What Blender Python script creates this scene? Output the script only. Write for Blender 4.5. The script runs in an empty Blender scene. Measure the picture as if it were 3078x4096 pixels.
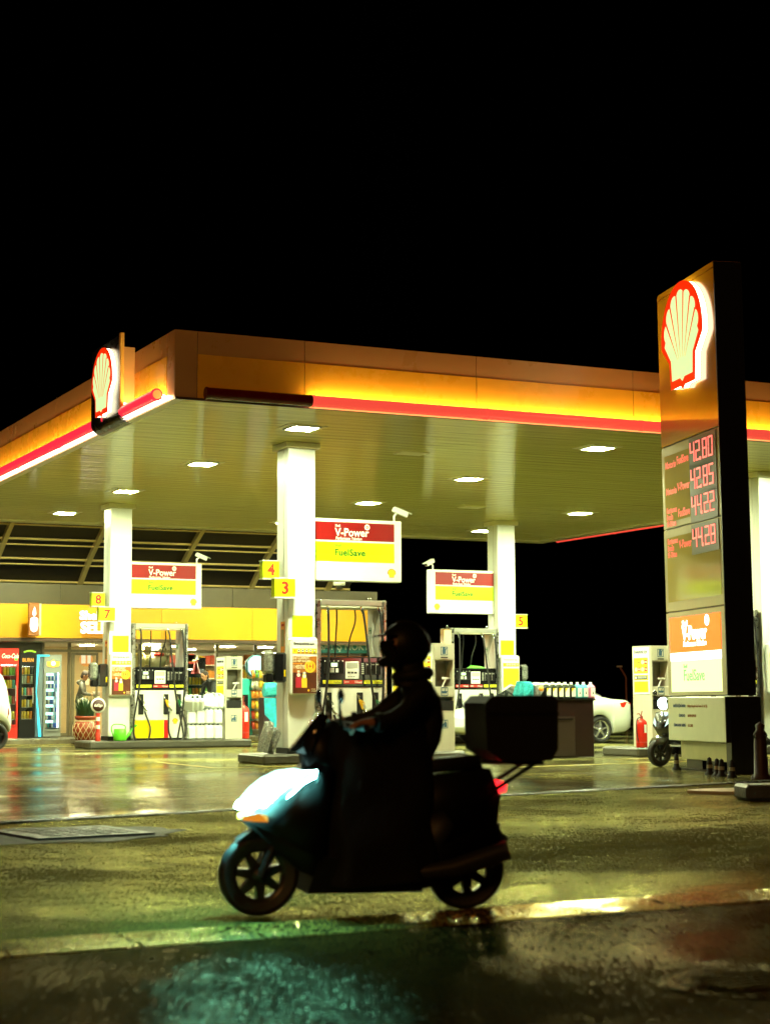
import bpy, bmesh, math, random
from mathutils import Vector, Matrix, noise
from math import sin, cos, pi, radians
random.seed(7)
C = bpy.context.scene.collection
S = bpy.context.scene

# ------------------------------------------------------------------ camera
FPX, CX, CY, CAMH = 7011.0, 1539.0, 2048.0, 1.15
YAW, PIT, ROL = radians(25.536), radians(6.015), radians(-0.205)
_fw = Vector((sin(YAW)*cos(PIT), cos(YAW)*cos(PIT), sin(PIT)))
_r = Vector((cos(YAW), -sin(YAW), 0)); _u = _r.cross(_fw)
_r2 = _r*cos(ROL) + _u*sin(ROL); _u2 = _u*cos(ROL) - _r*sin(ROL)
def ray(x, y): return _r2*((x-CX)/FPX) - _u2*((y-CY)/FPX) + _fw
def at(x, y, Y):                      # photo point on the vertical plane at distance Y
    d = ray(x, y); return Vector((0, 0, CAMH)) + d*(Y/d.y)
def atg(x, y, z=0.0):                 # photo point on the ground
    d = ray(x, y); return Vector((0, 0, CAMH)) + d*((z-CAMH)/d.z)
def rect(x0, y0, x1, y1, Y):
    xm, ym = (x0+x1)/2, (y0+y1)/2
    return at(x0, ym, Y).x, at(x1, ym, Y).x, at(xm, y1, Y).z, at(xm, y0, Y).z
cam = bpy.data.cameras.new('camera'); co = bpy.data.objects.new('camera', cam); C.objects.link(co)
cam.sensor_fit = 'VERTICAL'; cam.sensor_height = 36.0; cam.lens = 36*FPX/4096
cam.clip_start = .05; cam.clip_end = 2000
M = Matrix.Identity(4)
for i in range(3):
    M[i][0] = _r2[i]; M[i][1] = _u2[i]; M[i][2] = -_fw[i]
M[2][3] = CAMH
co.matrix_world = M
S.camera = co
cam.dof.use_dof = True; cam.dof.focus_distance = 29; cam.dof.aperture_fstop = 2.4

# ------------------------------------------------------------------ materials
MATS = {}
def mat(name, col, rough=.5, metal=0, emit=None, es=0, noise=0, nscale=8, bump=0, bscale=60, coat=0, rvar=0, spec=.5, alpha=1):
    if name in MATS: return MATS[name]
    m = bpy.data.materials.new(name); m.use_nodes = True
    nt = m.node_tree; b = nt.nodes['Principled BSDF']
    b.inputs['Base Color'].default_value = (*col, 1); b.inputs['Roughness'].default_value = rough
    b.inputs['Metallic'].default_value = metal; b.inputs['Specular IOR Level'].default_value = spec
    if coat: b.inputs['Coat Weight'].default_value = coat; b.inputs['Coat Roughness'].default_value = .06
    if emit: b.inputs['Emission Color'].default_value = (*emit, 1); b.inputs['Emission Strength'].default_value = es
    if alpha < 1: b.inputs['Alpha'].default_value = alpha
    tc = None
    if noise or bump or rvar:
        tc = nt.nodes.new('ShaderNodeTexCoord')
    if noise or rvar:
        n = nt.nodes.new('ShaderNodeTexNoise'); n.inputs['Scale'].default_value = nscale
        n.inputs['Detail'].default_value = 6; n.inputs['Roughness'].default_value = .65
        nt.links.new(tc.outputs['Object'], n.inputs['Vector'])
    if noise:
        r = nt.nodes.new('ShaderNodeValToRGB')
        r.color_ramp.elements[0].position = .3; r.color_ramp.elements[1].position = .7
        r.color_ramp.elements[0].color = (*[c*(1-noise) for c in col], 1)
        r.color_ramp.elements[1].color = (*[min(1, c*(1+noise*.6)) for c in col], 1)
        nt.links.new(n.outputs['Fac'], r.inputs['Fac']); nt.links.new(r.outputs['Color'], b.inputs['Base Color'])
    if rvar:
        mr = nt.nodes.new('ShaderNodeMapRange'); mr.inputs['From Min'].default_value = .3; mr.inputs['From Max'].default_value = .7
        mr.inputs['To Min'].default_value = max(.02, rough-rvar); mr.inputs['To Max'].default_value = rough+rvar
        nt.links.new(n.outputs['Fac'], mr.inputs['Value']); nt.links.new(mr.outputs['Result'], b.inputs['Roughness'])
    if bump:
        n2 = nt.nodes.new('ShaderNodeTexNoise'); n2.inputs['Scale'].default_value = bscale; n2.inputs['Detail'].default_value = 4
        nt.links.new(tc.outputs['Object'], n2.inputs['Vector'])
        bp = nt.nodes.new('ShaderNodeBump'); bp.inputs['Strength'].default_value = bump; bp.inputs['Distance'].default_value = .02
        nt.links.new(n2.outputs['Fac'], bp.inputs['Height']); nt.links.new(bp.outputs['Normal'], b.inputs['Normal'])
    MATS[name] = m
    return m
def glow(name, col, s):
    m = mat(name, tuple(c*.25 for c in col), .4, 0, col, s)
    if s < 4: m.cycles.emission_sampling = 'NONE'                # faint emitters need no direct light sampling
    return m
def glass(name, tint=(1, 1, 1), refl=.1):
    m = bpy.data.materials.new(name); m.use_nodes = True; nt = m.node_tree; nt.nodes.clear()
    o = nt.nodes.new('ShaderNodeOutputMaterial'); mx = nt.nodes.new('ShaderNodeMixShader')
    t = nt.nodes.new('ShaderNodeBsdfTransparent'); g = nt.nodes.new('ShaderNodeBsdfGlossy')
    t.inputs['Color'].default_value = (*tint, 1); g.inputs['Roughness'].default_value = .03
    f = nt.nodes.new('ShaderNodeFresnel'); f.inputs['IOR'].default_value = 1.45
    nt.links.new(f.outputs[0], mx.inputs['Fac']); nt.links.new(t.outputs[0], mx.inputs[1]); nt.links.new(g.outputs[0], mx.inputs[2])
    nt.links.new(mx.outputs[0], o.inputs['Surface']); MATS[name] = m
    return m

white = mat('white_paint', (.78, .80, .74), .32, noise=.05, nscale=3, rvar=.06)
white_plastic = mat('white_plastic', (.8, .82, .78), .3, noise=.04, nscale=5)
grey_plastic = mat('grey_plastic', (.5, .48, .38), .38, noise=.08, nscale=4, rvar=.08)
black = mat('black_plastic', (.006, .006, .006), .4, rvar=.1, nscale=6, spec=.25)
blackgloss = mat('black_gloss', (.008, .008, .009), .12, coat=.5)
rubber = mat('black_rubber', (.014, .014, .014), .6, bump=.15, bscale=80)
steel = mat('brushed_steel', (.62, .62, .58), .28, 1, noise=.12, nscale=5, rvar=.08)
alu = mat('aluminium', (.7, .7, .66), .35, .9, noise=.06, nscale=6)
chrome = mat('chrome', (.8, .8, .8), .08, 1)
yellow = mat('yellow_paint', (.9, .62, .0), .3, noise=.06, nscale=4)
yellow_vinyl = mat('yellow_vinyl', (.50, .67, .0), .4, noise=.04, nscale=6)
red_paint = mat('red_paint', (.62, .015, .012), .28, noise=.06, nscale=5)
red_vinyl = mat('red_vinyl', (.24, .003, .002), .4)
orange_vinyl = mat('orange_vinyl', (.85, .3, .01), .4)
darkred = mat('dark_red_ink', (.45, .01, .008), .5)
green_ink = mat('green_ink', (.005, .10, .01), .5)
dark_ink = mat('dark_ink', (.03, .035, .04), .5)
blue_ink = mat('blue_ink', (.02, .06, .16), .5)
concrete = mat('kerb_concrete', (.05, .047, .032), .42, noise=.3, nscale=9, bump=.35, bscale=30, rvar=.15)

# ------------------------------------------------------------------ mesh builder
class MB:
    def __init__(s): s.v = []; s.f = []; s.m = []; s.sm = []
    def add(s, vs, fs, mi=0, smooth=False, X=None):
        o = len(s.v)
        for p in vs:
            p = Vector(p); s.v.append(X @ p if X else p)
        for f in fs: s.f.append([o+i for i in f]); s.m.append(mi); s.sm.append(smooth)
        return s
    def box(s, x0, x1, y0, y1, z0, z1, mi=0, b=0, X=None):
        x0, x1 = min(x0, x1), max(x0, x1); y0, y1 = min(y0, y1), max(y0, y1); z0, z1 = min(z0, z1), max(z0, z1)
        if b <= 0:
            return s.add([(x0,y0,z0),(x1,y0,z0),(x1,y1,z0),(x0,y1,z0),(x0,y0,z1),(x1,y0,z1),(x1,y1,z1),(x0,y1,z1)],
                  [(3,2,1,0),(4,5,6,7),(0,1,5,4),(1,2,6,5),(2,3,7,6),(3,0,4,7)], mi, X=X)
        b = min(b, (x1-x0)*.45, (y1-y0)*.45, (z1-z0)*.45); pts = []
        for x, dx in ((x0, b), (x1, -b)):
            for y, dy in ((y0, b), (y1, -b)):
                for z, dz in ((z0, b), (z1, -b)):
                    pts += [(x, y+dy, z+dz), (x+dx, y, z+dz), (x+dx, y+dy, z)]
        return s.hull(pts, mi, X=X)
    def hull(s, pts, mi=0, smooth=False, X=None):
        bm = bmesh.new()
        for p in pts: bm.verts.new(p)
        r = bmesh.ops.convex_hull(bm, input=bm.verts)
        bmesh.ops.delete(bm, geom=list({g for g in r['geom_interior']+r['geom_unused'] if isinstance(g, bmesh.types.BMVert)}), context='VERTS')
        bmesh.ops.dissolve_limit(bm, angle_limit=.01, verts=bm.verts, edges=bm.edges)
        bm.verts.index_update()
        s.add([v.co.copy() for v in bm.verts], [[v.index for v in f.verts] for f in bm.faces], mi, smooth, X); bm.free()
        return s
    def prism(s, poly, o, e1, e2, n, d, mi=0, mi_side=None, smooth=False):  # polygon in (e1,e2) from o, depth d along n
        o, e1, e2, n = Vector(o), Vector(e1), Vector(e2), Vector(n); k = len(poly)
        a = [o+e1*p[0]+e2*p[1] for p in poly]; b = [p+n*d for p in a]
        s.add(a+b, [list(range(k)), list(range(2*k-1, k-1, -1))], mi)
        s.add(a+b, [(i, (i+1) % k, k+(i+1) % k, k+i) for i in range(k)], mi if mi_side is None else mi_side, smooth)
        return s
    def tube(s, pts, r, n=8, mi=0, cap=True, closed=False):
        pts = [Vector(p) for p in pts]; k = len(pts); vs = []; up = None
        for i, p in enumerate(pts):
            t = (pts[(i+1) % k]-pts[i-1]) if closed else (pts[min(i+1, k-1)]-pts[max(i-1, 0)])
            t.normalize()
            if up is None: up = t.orthogonal().normalized()
            up = (up-t*up.dot(t));  up = up.normalized() if up.length > 1e-6 else t.orthogonal().normalized()
            w = t.cross(up); rr = r[i] if isinstance(r, (list, tuple)) else r
            vs += [p+(up*cos(2*pi*j/n)+w*sin(2*pi*j/n))*rr for j in range(n)]
        fs = []
        for i in range(k if closed else k-1):
            a, b = i*n, ((i+1) % k)*n
            fs += [(a+j, a+(j+1) % n, b+(j+1) % n, b+j) for j in range(n)]
        s.add(vs, fs, mi, True)
        if cap and not closed:
            s.add(vs[:n], [list(range(n-1, -1, -1))], mi); s.add(vs[-n:], [list(range(n))], mi)
        return s
    def lathe(s, prof, c=(0, 0, 0), n=20, mi=0, axis='z', smooth=True, X=None):
        vs = []
        for r, h in prof:
            for j in range(n):
                a = 2*pi*j/n; p = (r*cos(a), r*sin(a), h)
                if axis == 'y': p = (p[0], p[2], p[1])
                if axis == 'x': p = (p[2], p[0], p[1])
                vs.append(Vector(p)+Vector(c))
        fs = [(i*n+j, i*n+(j+1) % n, (i+1)*n+(j+1) % n, (i+1)*n+j) for i in range(len(prof)-1) for j in range(n)]
        return s.add(vs, fs, mi, smooth, X)
    def ball(s, c, rx, ry=None, rz=None, n=14, mi=0, X=None):
        ry = ry or rx; rz = rz or rx; vs = []; h = n//2+2
        for i in range(h+1):
            t = pi*i/h
            for j in range(n):
                a = 2*pi*j/n; vs.append((c[0]+rx*sin(t)*cos(a), c[1]+ry*sin(t)*sin(a), c[2]+rz*cos(t)))
        fs = [(i*n+j, (i+1)*n+j, (i+1)*n+(j+1) % n, i*n+(j+1) % n) for i in range(h) for j in range(n)]
        return s.add(vs, fs, mi, True, X)
    def text(s, body, size, o, e1, e2, mi=0, fat=0, shear=0, align='LEFT', d=.004, wid=1, sp=1):
        cu = bpy.data.curves.new('t', 'FONT'); cu.body = body; cu.size = size; cu.offset = fat*size; cu.shear = shear
        cu.align_x = align; cu.extrude = d/2; cu.space_character = sp; cu.resolution_u = 3
        ob = bpy.data.objects.new('t', cu); C.objects.link(ob)
        dg = bpy.context.evaluated_depsgraph_get(); me = bpy.data.meshes.new_from_object(ob.evaluated_get(dg))
        e1, e2 = Vector(e1), Vector(e2); n = e1.cross(e2); o = Vector(o)
        s.add([o+e1*v.co.x*wid+e2*v.co.y+n*(v.co.z+d/2) for v in me.vertices], [list(p.vertices) for p in me.polygons], mi)
        bpy.data.objects.remove(ob); bpy.data.curves.remove(cu); bpy.data.meshes.remove(me)
        return s
    def build(s, name, mats, parent=None, world=False):
        if not isinstance(mats, (list, tuple)): mats = [mats]
        off = Vector()
        if world and parent:
            p = parent
            while p: off += p.location; p = p.parent
        me = bpy.data.meshes.new(name); me.from_pydata([v-off for v in s.v], [], s.f)
        me.polygons.foreach_set('material_index', s.m); me.polygons.foreach_set('use_smooth', s.sm)
        for m in mats: me.materials.append(m)
        me.update(); o = bpy.data.objects.new(name, me); C.objects.link(o)
        if parent: o.parent = parent
        return o
def tag(o, label=None, cat=None, group=None, kind=None):
    if label: o['label'] = label
    if cat: o['category'] = cat
    if group: o['group'] = group
    if kind: o['kind'] = kind
    return o
def thing(name, label, cat, loc=(0, 0, 0), rz=0, group=None):
    o = bpy.data.objects.new(name, None); C.objects.link(o); o.location = loc; o.rotation_euler = (0, 0, rz); o.empty_display_size = .2
    return tag(o, label, cat, group)
def copy_tree(o, parent=None):
    c = o.copy(); C.objects.link(c)
    if parent: c.parent = parent
    for ch in list(o.children): copy_tree(ch, c)
    return c
def dup(o, loc, label, rz=None, group=None):
    c = copy_tree(o); c.location = loc; c['label'] = label
    if rz is not None: c.rotation_euler = (0, 0, rz)
    if group: c['group'] = group
    return c
def spline(pts, n=8):
    P = [Vector(p) for p in pts]; out = []
    for i in range(len(P)-1):
        a, b, c, d = P[max(i-1, 0)], P[i], P[i+1], P[min(i+2, len(P)-1)]
        for j in range(n):
            t = j/n
            out.append(.5*((2*b)+(c-a)*t+(2*a-5*b+4*c-d)*t*t+(3*b-a-3*c+d)*t**3))
    return out+[P[-1]]
EX, EY, EZ = Vector((1, 0, 0)), Vector((0, 1, 0)), Vector((0, 0, 1))

# scallop emblem outlines, unit width, base at y=0
def shell_outline(ins=0.0):
    w = .5-ins; pts = [(-.29+ins*.6, ins), (-.05, ins), (0, ins-.035), (.05, ins), (.29-ins*.6, ins), (.315-ins*.7, .25+ins*.2), (w*.97, .40+ins*.3)]
    N = 26
    for i in range(N+1):
        a = -.08+(pi+.16)*i/N; pts.append((w*cos(a), .46+(.50-ins)*sin(a)))
    pts += [(-w*.97, .40+ins*.3), (-.315+ins*.7, .25+ins*.2)]
    return pts
def shell_inner():
    ins = .075; w = .5-ins; pts = [(-.245, ins), (-.05, ins), (0, ins-.035), (.05, ins), (.245, ins), (.262, .265), (w*.965, .425)]
    L = 7; a0, a1 = .02, pi-.02
    for k in range(L):
        for j in range(7):
            t = j/6; a = a0+(a1-a0)*(k+t)/L; bul = 1-.10*(abs(2*t-1)**2.5)
            pts.append((w*bul*cos(a), .46+(.5-ins)*bul*sin(a)))
    pts += [(-w*.965, .425), (-.262, .265)]
    return pts
def shell_grooves():
    out = []
    for k in range(1, 7):
        a = .02+(pi-.04)*k/7; c, s_ = cos(a), sin(a); tip = Vector((.40*c, .46+.40*s_)); b = Vector((.10*c, .24+.02*s_))
        d = (tip-b).normalized(); n = Vector((-d.y, d.x))
        out.append([(b.x, b.y), ((tip-n*.013).x, (tip-n*.013).y), ((tip+n*.013).x, (tip+n*.013).y)])
    return out
def emblem(mb, o, e1, e2, w, red, yel, d=.006):
    o, e1, e2 = Vector(o), Vector(e1), Vector(e2); n = e1.cross(e2)
    sc = lambda P: [(x*w, y*w) for x, y in P]
    mb.prism(sc(shell_outline()), o, e1, e2, n, d, red)
    mb.prism(sc(shell_inner()), o+n*d, e1, e2, n, d*.5, yel)
    for g in shell_grooves(): mb.prism(sc(g), o+n*d*1.5, e1, e2, n, d*.3, red)
# ------------------------------------------------------------------ world and faint street light
w = bpy.data.worlds.new('World'); S.world = w; w.use_nodes = True
nt = w.node_tree; bg = nt.nodes['Background']; sky = nt.nodes.new('ShaderNodeTexSky'); sky.sky_type = 'NISHITA'; sky.sun_disc = False
sky.sun_elevation = radians(-12); sky.sun_rotation = radians(215); nt.links.new(sky.outputs['Color'], bg.inputs['Color']); bg.inputs['Strength'].default_value = .02
sl = bpy.data.lights.new('sun', 'SUN'); so = bpy.data.objects.new('sun', sl); C.objects.link(so)
sl.energy = .55; sl.angle = radians(12); sl.color = (1, .42, .09)
so.rotation_euler = Vector((.62, .60, -.50)).to_track_quat('-Z', 'Y').to_euler(); so.location = (-20, -20, 30)
S.view_settings.view_transform = 'Standard'; S.view_settings.look = 'None'; S.view_settings.exposure = 0; S.view_settings.gamma = 1
S.cycles.use_denoising = True; S.cycles.denoising_prefilter = 'ACCURATE'; S.cycles.denoising_input_passes = 'RGB_ALBEDO_NORMAL'; S.cycles.sample_clamp_indirect = 6; S.cycles.max_bounces = 8; S.cycles.transparent_max_bounces = 12
S.cycles.caustics_reflective = False; S.cycles.caustics_refractive = False

# ------------------------------------------------------------------ wet ground
def wet(name, base, base2, r0, r1, patch, relief, grain, film, gain, speck):
    # diffuse stone under a broken film of water: the film reflects, dry stone tips do not
    m = bpy.data.materials.new(name); m.use_nodes = True; nt = m.node_tree; nt.nodes.clear(); L = nt.links.new
    tc = nt.nodes.new('ShaderNodeTexCoord')
    def N(scale, det=5, dist=0, rough=.6, src=None):
        n = nt.nodes.new('ShaderNodeTexNoise'); n.inputs['Scale'].default_value = scale; n.inputs['Detail'].default_value = det
        n.inputs['Distortion'].default_value = dist; n.inputs['Roughness'].default_value = rough; L(src.outputs[0] if src else tc.outputs['Object'], n.inputs['Vector']); return n.outputs['Fac']
    def Mth(op, x, y):
        q = nt.nodes.new('ShaderNodeMath'); q.operation = op
        for k, v in enumerate((x, y)):
            if isinstance(v, (int, float)): q.inputs[k].default_value = v
            else: L(v, q.inputs[k])
        return q.outputs[0]
    def MR(x, a, b_, c, d):
        q = nt.nodes.new('ShaderNodeMapRange')
        for k, v in zip(('From Min', 'From Max', 'To Min', 'To Max'), (a, b_, c, d)): q.inputs[k].default_value = v
        L(x, q.inputs['Value']); return q.outputs['Result']
    rot = nt.nodes.new('ShaderNodeMapping'); rot.inputs['Rotation'].default_value = (0, 0, radians(25.5)); L(tc.outputs['Object'], rot.inputs['Vector'])
    streak = nt.nodes.new('ShaderNodeMapping'); streak.inputs['Scale'].default_value = (1, .10, 1); L(rot.outputs[0], streak.inputs['Vector'])
    n1, n2, n5 = N(patch, 6, .4), N(5.5, 5, .3, .7), N(.8, 3)
    n3, n4 = N(52, 4, 0, .8, streak), N(95, 2, 0, .6, streak)     # grain and reflected sparkle put into colour and film, stretched along the view
    fine = Mth('ADD', Mth('MULTIPLY', n3, .28), Mth('MULTIPLY', n4, .30)); mixf = Mth('ADD', Mth('MULTIPLY', n1, .26), Mth('ADD', Mth('MULTIPLY', n2, .16), fine))
    cr = nt.nodes.new('ShaderNodeValToRGB'); cr.color_ramp.elements[0].color = (*base, 1); cr.color_ramp.elements[1].color = (*base2, 1)
    cr.color_ramp.elements[0].position = .43; cr.color_ramp.elements[1].position = .58; L(mixf, cr.inputs['Fac'])
    amp = MR(n1, .36, .60, .3, 1)                          # standing water smooths the stones
    h = Mth('ADD', Mth('MULTIPLY', n3, .018), Mth('ADD', Mth('MULTIPLY', n4, .006), Mth('MULTIPLY', n2, .02)))
    b1 = nt.nodes.new('ShaderNodeBump'); b1.inputs['Strength'].default_value = relief; b1.inputs['Distance'].default_value = .05; L(n5, b1.inputs['Height'])
    b2 = nt.nodes.new('ShaderNodeBump'); b2.inputs['Distance'].default_value = 1.0; L(Mth('MULTIPLY', amp, grain), b2.inputs['Strength']); L(h, b2.inputs['Height']); L(b1.outputs['Normal'], b2.inputs['Normal'])
    df = nt.nodes.new('ShaderNodeBsdfDiffuse'); L(cr.outputs['Color'], df.inputs['Color']); L(b2.outputs['Normal'], df.inputs['Normal'])
    gl_ = nt.nodes.new('ShaderNodeBsdfGlossy'); gl_.inputs['Color'].default_value = (*film, 1); L(b2.outputs['Normal'], gl_.inputs['Normal'])
    L(MR(Mth('ADD', Mth('MULTIPLY', n1, .65), Mth('MULTIPLY', n2, .35)), .38, .62, r0, r1), gl_.inputs['Roughness'])
    fr = nt.nodes.new('ShaderNodeFresnel'); fr.inputs['IOR'].default_value = 1.4; L(b1.outputs['Normal'], fr.inputs['Normal'])
    wetk = MR(Mth('ADD', Mth('MULTIPLY', n1, .34), Mth('ADD', Mth('MULTIPLY', n2, .12), Mth('MULTIPLY', fine, .93))), .43, .57, gain, gain*(1-speck))
    worn = MR(N(.33, 3, .6), .40, .60, .35, 1.25)          # drier, duller stretches between wetter ones
    mx = nt.nodes.new('ShaderNodeMixShader'); q = nt.nodes.new('ShaderNodeMath'); q.operation = 'MULTIPLY'; q.use_clamp = True
    L(fr.outputs[0], q.inputs[0]); L(Mth('MULTIPLY', wetk, worn), q.inputs[1]); L(q.outputs[0], mx.inputs['Fac']); L(df.outputs[0], mx.inputs[1]); L(gl_.outputs[0], mx.inputs[2])
    o = nt.nodes.new('ShaderNodeOutputMaterial'); L(mx.outputs[0], o.inputs['Surface']); MATS[name] = m; return m
asphalt = wet('wet_asphalt', (.004, .003, .0008), (.050, .038, .009), .10, .28, .4, .10, .6, (.95, .85, .38), .32, .97)
forecourt_m = wet('wet_forecourt', (.04, .036, .011), (.24, .225, .082), .015, .15, .35, .05, .2, (1, 1, .86), 1.5, .6)
road_m = wet('wet_road', (.003, .0016, .0004), (.034, .018, .004), .06, .17, .5, .06, .5, (.9, .70, .42), .12, .97)
gutter_m = wet('wet_gutter', (.03, .016, .003), (.24, .15, .032), .08, .24, 1.4, .06, .2, (1, .88, .5), 1.2, .8)
pave_m = mat('wet_paving', (.13, .12, .085), .3, noise=.25, nscale=6, bump=.2, bscale=30, rvar=.12)
tag(MB().add([(-400,-300,0),(400,-300,0),(400,500,0),(-400,500,0)], [(0,1,2,3)]).build('ground', asphalt), kind='structure')
da, db = Vector((0, 15.35, 0)), Vector((40, 26.0, 0))          # line of the slot drain
dd = (db-da).normalized(); dn = Vector((-dd.y, dd.x, 0)); dl = (db-da).length
P = [da-dd*40, da+dd*90, da+dd*90+dn*110, da-dd*40+dn*110]
tag(MB().add([(p.x, p.y, .004) for p in P], [(0,1,2,3)]).build('forecourt', forecourt_m), kind='structure')
gd = Vector((1, .047, 0)).normalized(); gn = Vector((-gd.y, gd.x, 0)); g0 = Vector((1.93, 8.10, 0))
P = [g0-gd*60-gn*.22, g0+gd*60-gn*.22, g0+gd*60-gn*60, g0-gd*60-gn*60]
tag(MB().add([(p.x, p.y, .004) for p in P], [(3,2,1,0)]).build('road', road_m), kind='structure')
mb = MB(); rnd = random.Random(3)                               # gutter of dished, uneven channel stones
for i in range(-14, 26):
    a = g0+gd*(i*.62); t = [rnd.uniform(-.003, .004) for _ in range(4)]
    for k, (q0, q1, z0, z1) in enumerate(((-.20, -.09, .001, .009), (-.085, -.03, -.012, -.012), (-.025, .17, .001, .019))):
        A, B, D, E_ = a+gn*q0, a+gd*.6+gn*q0, a+gd*.6+gn*q1, a+gn*q1
        mb.add([(A.x,A.y,z0+t[0]+.006),(B.x,B.y,z0+t[1]+.006),(D.x,D.y,z1+t[1]*.6+.006),(E_.x,E_.y,z1+t[0]*.6+.006)], [(0,1,2,3)])
        mb.add([(A.x,A.y,z0+t[0]+.006),(A.x,A.y,-.02),(B.x,B.y,-.02),(B.x,B.y,z0+t[1]+.006)], [(0,1,2,3)])
        mb.add([(D.x,D.y,z1+t[1]*.6+.006),(D.x,D.y,-.02),(E_.x,E_.y,-.02),(E_.x,E_.y,z1+t[0]*.6+.006)], [(0,1,2,3)])
tag(mb.build('gutter', gutter_m), kind='structure')
# slot drain grate
mb = MB(); X = Matrix.Translation(da) @ Matrix.Rotation(math.atan2(dd.y, dd.x), 4, 'Z')
mb.box(-6, 30, -.10, -.07, 0, .012, 0, X=X); mb.box(-6, 30, .07, .10, 0, .012, 0, X=X)
mb.box(-6, 30, -.07, .07, .0045, .006, 1, X=X)
for i in range(320): mb.box(-2+i*.08, -1.965+i*.08, -.07, .07, .006, .011, 0, X=X)
tag(mb.build('drain_grate', [mat('wet_iron', (.06, .055, .045), .3, .6, rvar=.15), mat('pit_black', (.004, .004, .004), .8)]),
    'long narrow steel drain grate crossing the wet forecourt on a slant', 'drain')
# covers
iron = mat('cover_iron', (.035, .026, .014), .45, .2, bump=.5, bscale=25, rvar=.15)
patch = mat('broken_asphalt', (.028, .020, .007), .6, bump=.9, bscale=20, spec=.3)
t = thing('manhole_cover', 'square iron cover in a broken patch of asphalt at the left', 'manhole cover', (4.1, 14.75, 0), radians(8))
mb = MB(); rr = random.Random(5); mb.prism([(1.15*cos(a)*rr.uniform(.8, 1.12)-.25, .95*sin(a)*rr.uniform(.8, 1.1)) for a in [2*pi*i/30 for i in range(30)]], (0, 0, .0), EX, EY, EZ, .005)
mb.build('broken_surround', patch, t)
mb = MB(); mb.box(-.42, .42, -.42, .42, .005, .018, 0, .006); mb.box(-.52, .52, -.52, -.43, .005, .022, 0); mb.box(-.52, .52, .43, .52, .005, .022, 0); mb.box(-.52, -.43, -.43, .43, .005, .022, 0); mb.box(.43, .52, -.43, .43, .005, .022, 0)
for i in range(5):
    for j in range(5): mb.box(-.34+i*.15, -.24+i*.15, -.34+j*.15, -.24+j*.15, .018, .024, 0, .004)
mb.build('lid', iron, t)
q = atg(2990, 3940); t = thing('manhole_cover', 'round dark manhole cover in the road at the bottom right', 'manhole cover', (q.x, q.y, .004))
MB().lathe([(0, .003), (.27, .003), (.28, .008), (.36, .006), (.37, 0)], n=40).build('ring', road_m, t)
mb = MB(); mb.lathe([(0, .013), (.25, .013), (.26, .007)], n=36)
for i in range(-3, 4): mb.box(-.2, .2, i*.06-.012, i*.06+.012, .013, .018)
mb.build('lid', road_m, t)
# painted lines
line_m = mat('worn_yellow_line', (.42, .30, .03), .3, noise=.5, nscale=7)
def line(a, b, wd=.12):
    a, b = Vector(a), Vector(b); d = (b-a).normalized(); n = Vector((-d.y, d.x))*wd/2
    return [a-n, b-n, b+n, a+n]
mb = MB()
for a, b in (((9.9,27.15),(16.0,27.15)),((9.9,27.15),(9.9,30.2)),((17.5,27.15),(23.5,27.15)),((9.8,37.7),(16.2,37.7)),((17.5,37.7),(23.2,37.7)),((12.2,30.2),(13.0,26.6)),((9.4,40.9),(25,40.9)),((14.3,25.0),(21,26.2))):
    q = line(a, b); mb.add([(p.x, p.y, .008) for p in q], [(0,1,2,3)])
tag(mb.build('road_marking', line_m), kind='structure')
mb = MB(); q = line((6, 42.95), (24, 42.95), .16); mb.add([(p.x, p.y, .008) for p in q], [(0,1,2,3)])
tag(mb.build('kerb_marking', mat('yellow_line', (.75, .55, .02), .3, noise=.2)), kind='structure')
# shop pavement
mb = MB(); mb.box(4, 24, 43.05, 54, -.1, .15, 0, .03); tag(mb.build('pavement', pave_m), kind='structure')
# kerb block bottom right + twig-thin debris
q = atg(2984, 3204); X = Matrix.Translation((q.x, q.y, 0)) @ Matrix.Rotation(radians(-22), 4, 'Z'); mb = MB()
mb.box(0, 3.2, 0, .55, 0, .17, 0, .03, X=X)
tag(mb.build('kerb_block', concrete), 'wet concrete kerb block at the right edge in front of the price pylon', 'kerb')
q = atg(2938, 3170); mb = MB(); mb.prism([(.55*cos(k)*(1+.15*sin(3*k)), .42*sin(k)*(1+.12*cos(2*k))) for k in [2*pi*i/18 for i in range(18)]], (q.x, q.y, 0), EX, EZ.cross(EX), EZ, .035)
tag(mb.build('flat_stone', mat('pale_stone', (.36, .28, .10), .3, noise=.3, nscale=6, bump=.3, bscale=12)), 'pale flat slab of broken concrete beside the kerb block', 'slab')

# ------------------------------------------------------------------ canopy
X0, X1, Y0, Y1, ZC, ZT = 8.287, 26.0, 24.59, 43.83, 5.606, 6.622
cream = mat('cream_fascia', (.52, .26, .08), .3, noise=.05, nscale=1.5, rvar=.05)  # cream band; the orange of the street light is put into its colour
band = mat('yellow_fascia', (.86, .40, .02), .28, noise=.05, nscale=1.5, rvar=.05)
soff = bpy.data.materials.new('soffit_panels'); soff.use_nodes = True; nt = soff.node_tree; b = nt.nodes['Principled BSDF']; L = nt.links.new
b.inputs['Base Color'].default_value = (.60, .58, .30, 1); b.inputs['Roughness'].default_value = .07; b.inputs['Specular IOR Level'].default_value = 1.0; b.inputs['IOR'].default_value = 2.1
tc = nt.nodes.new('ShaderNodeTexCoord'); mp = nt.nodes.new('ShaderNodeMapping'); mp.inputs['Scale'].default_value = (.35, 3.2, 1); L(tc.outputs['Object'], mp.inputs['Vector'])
n = nt.nodes.new('ShaderNodeTexNoise'); n.inputs['Scale'].default_value = 1.6; n.inputs['Detail'].default_value = 5; L(mp.outputs[0], n.inputs['Vector'])
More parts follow.
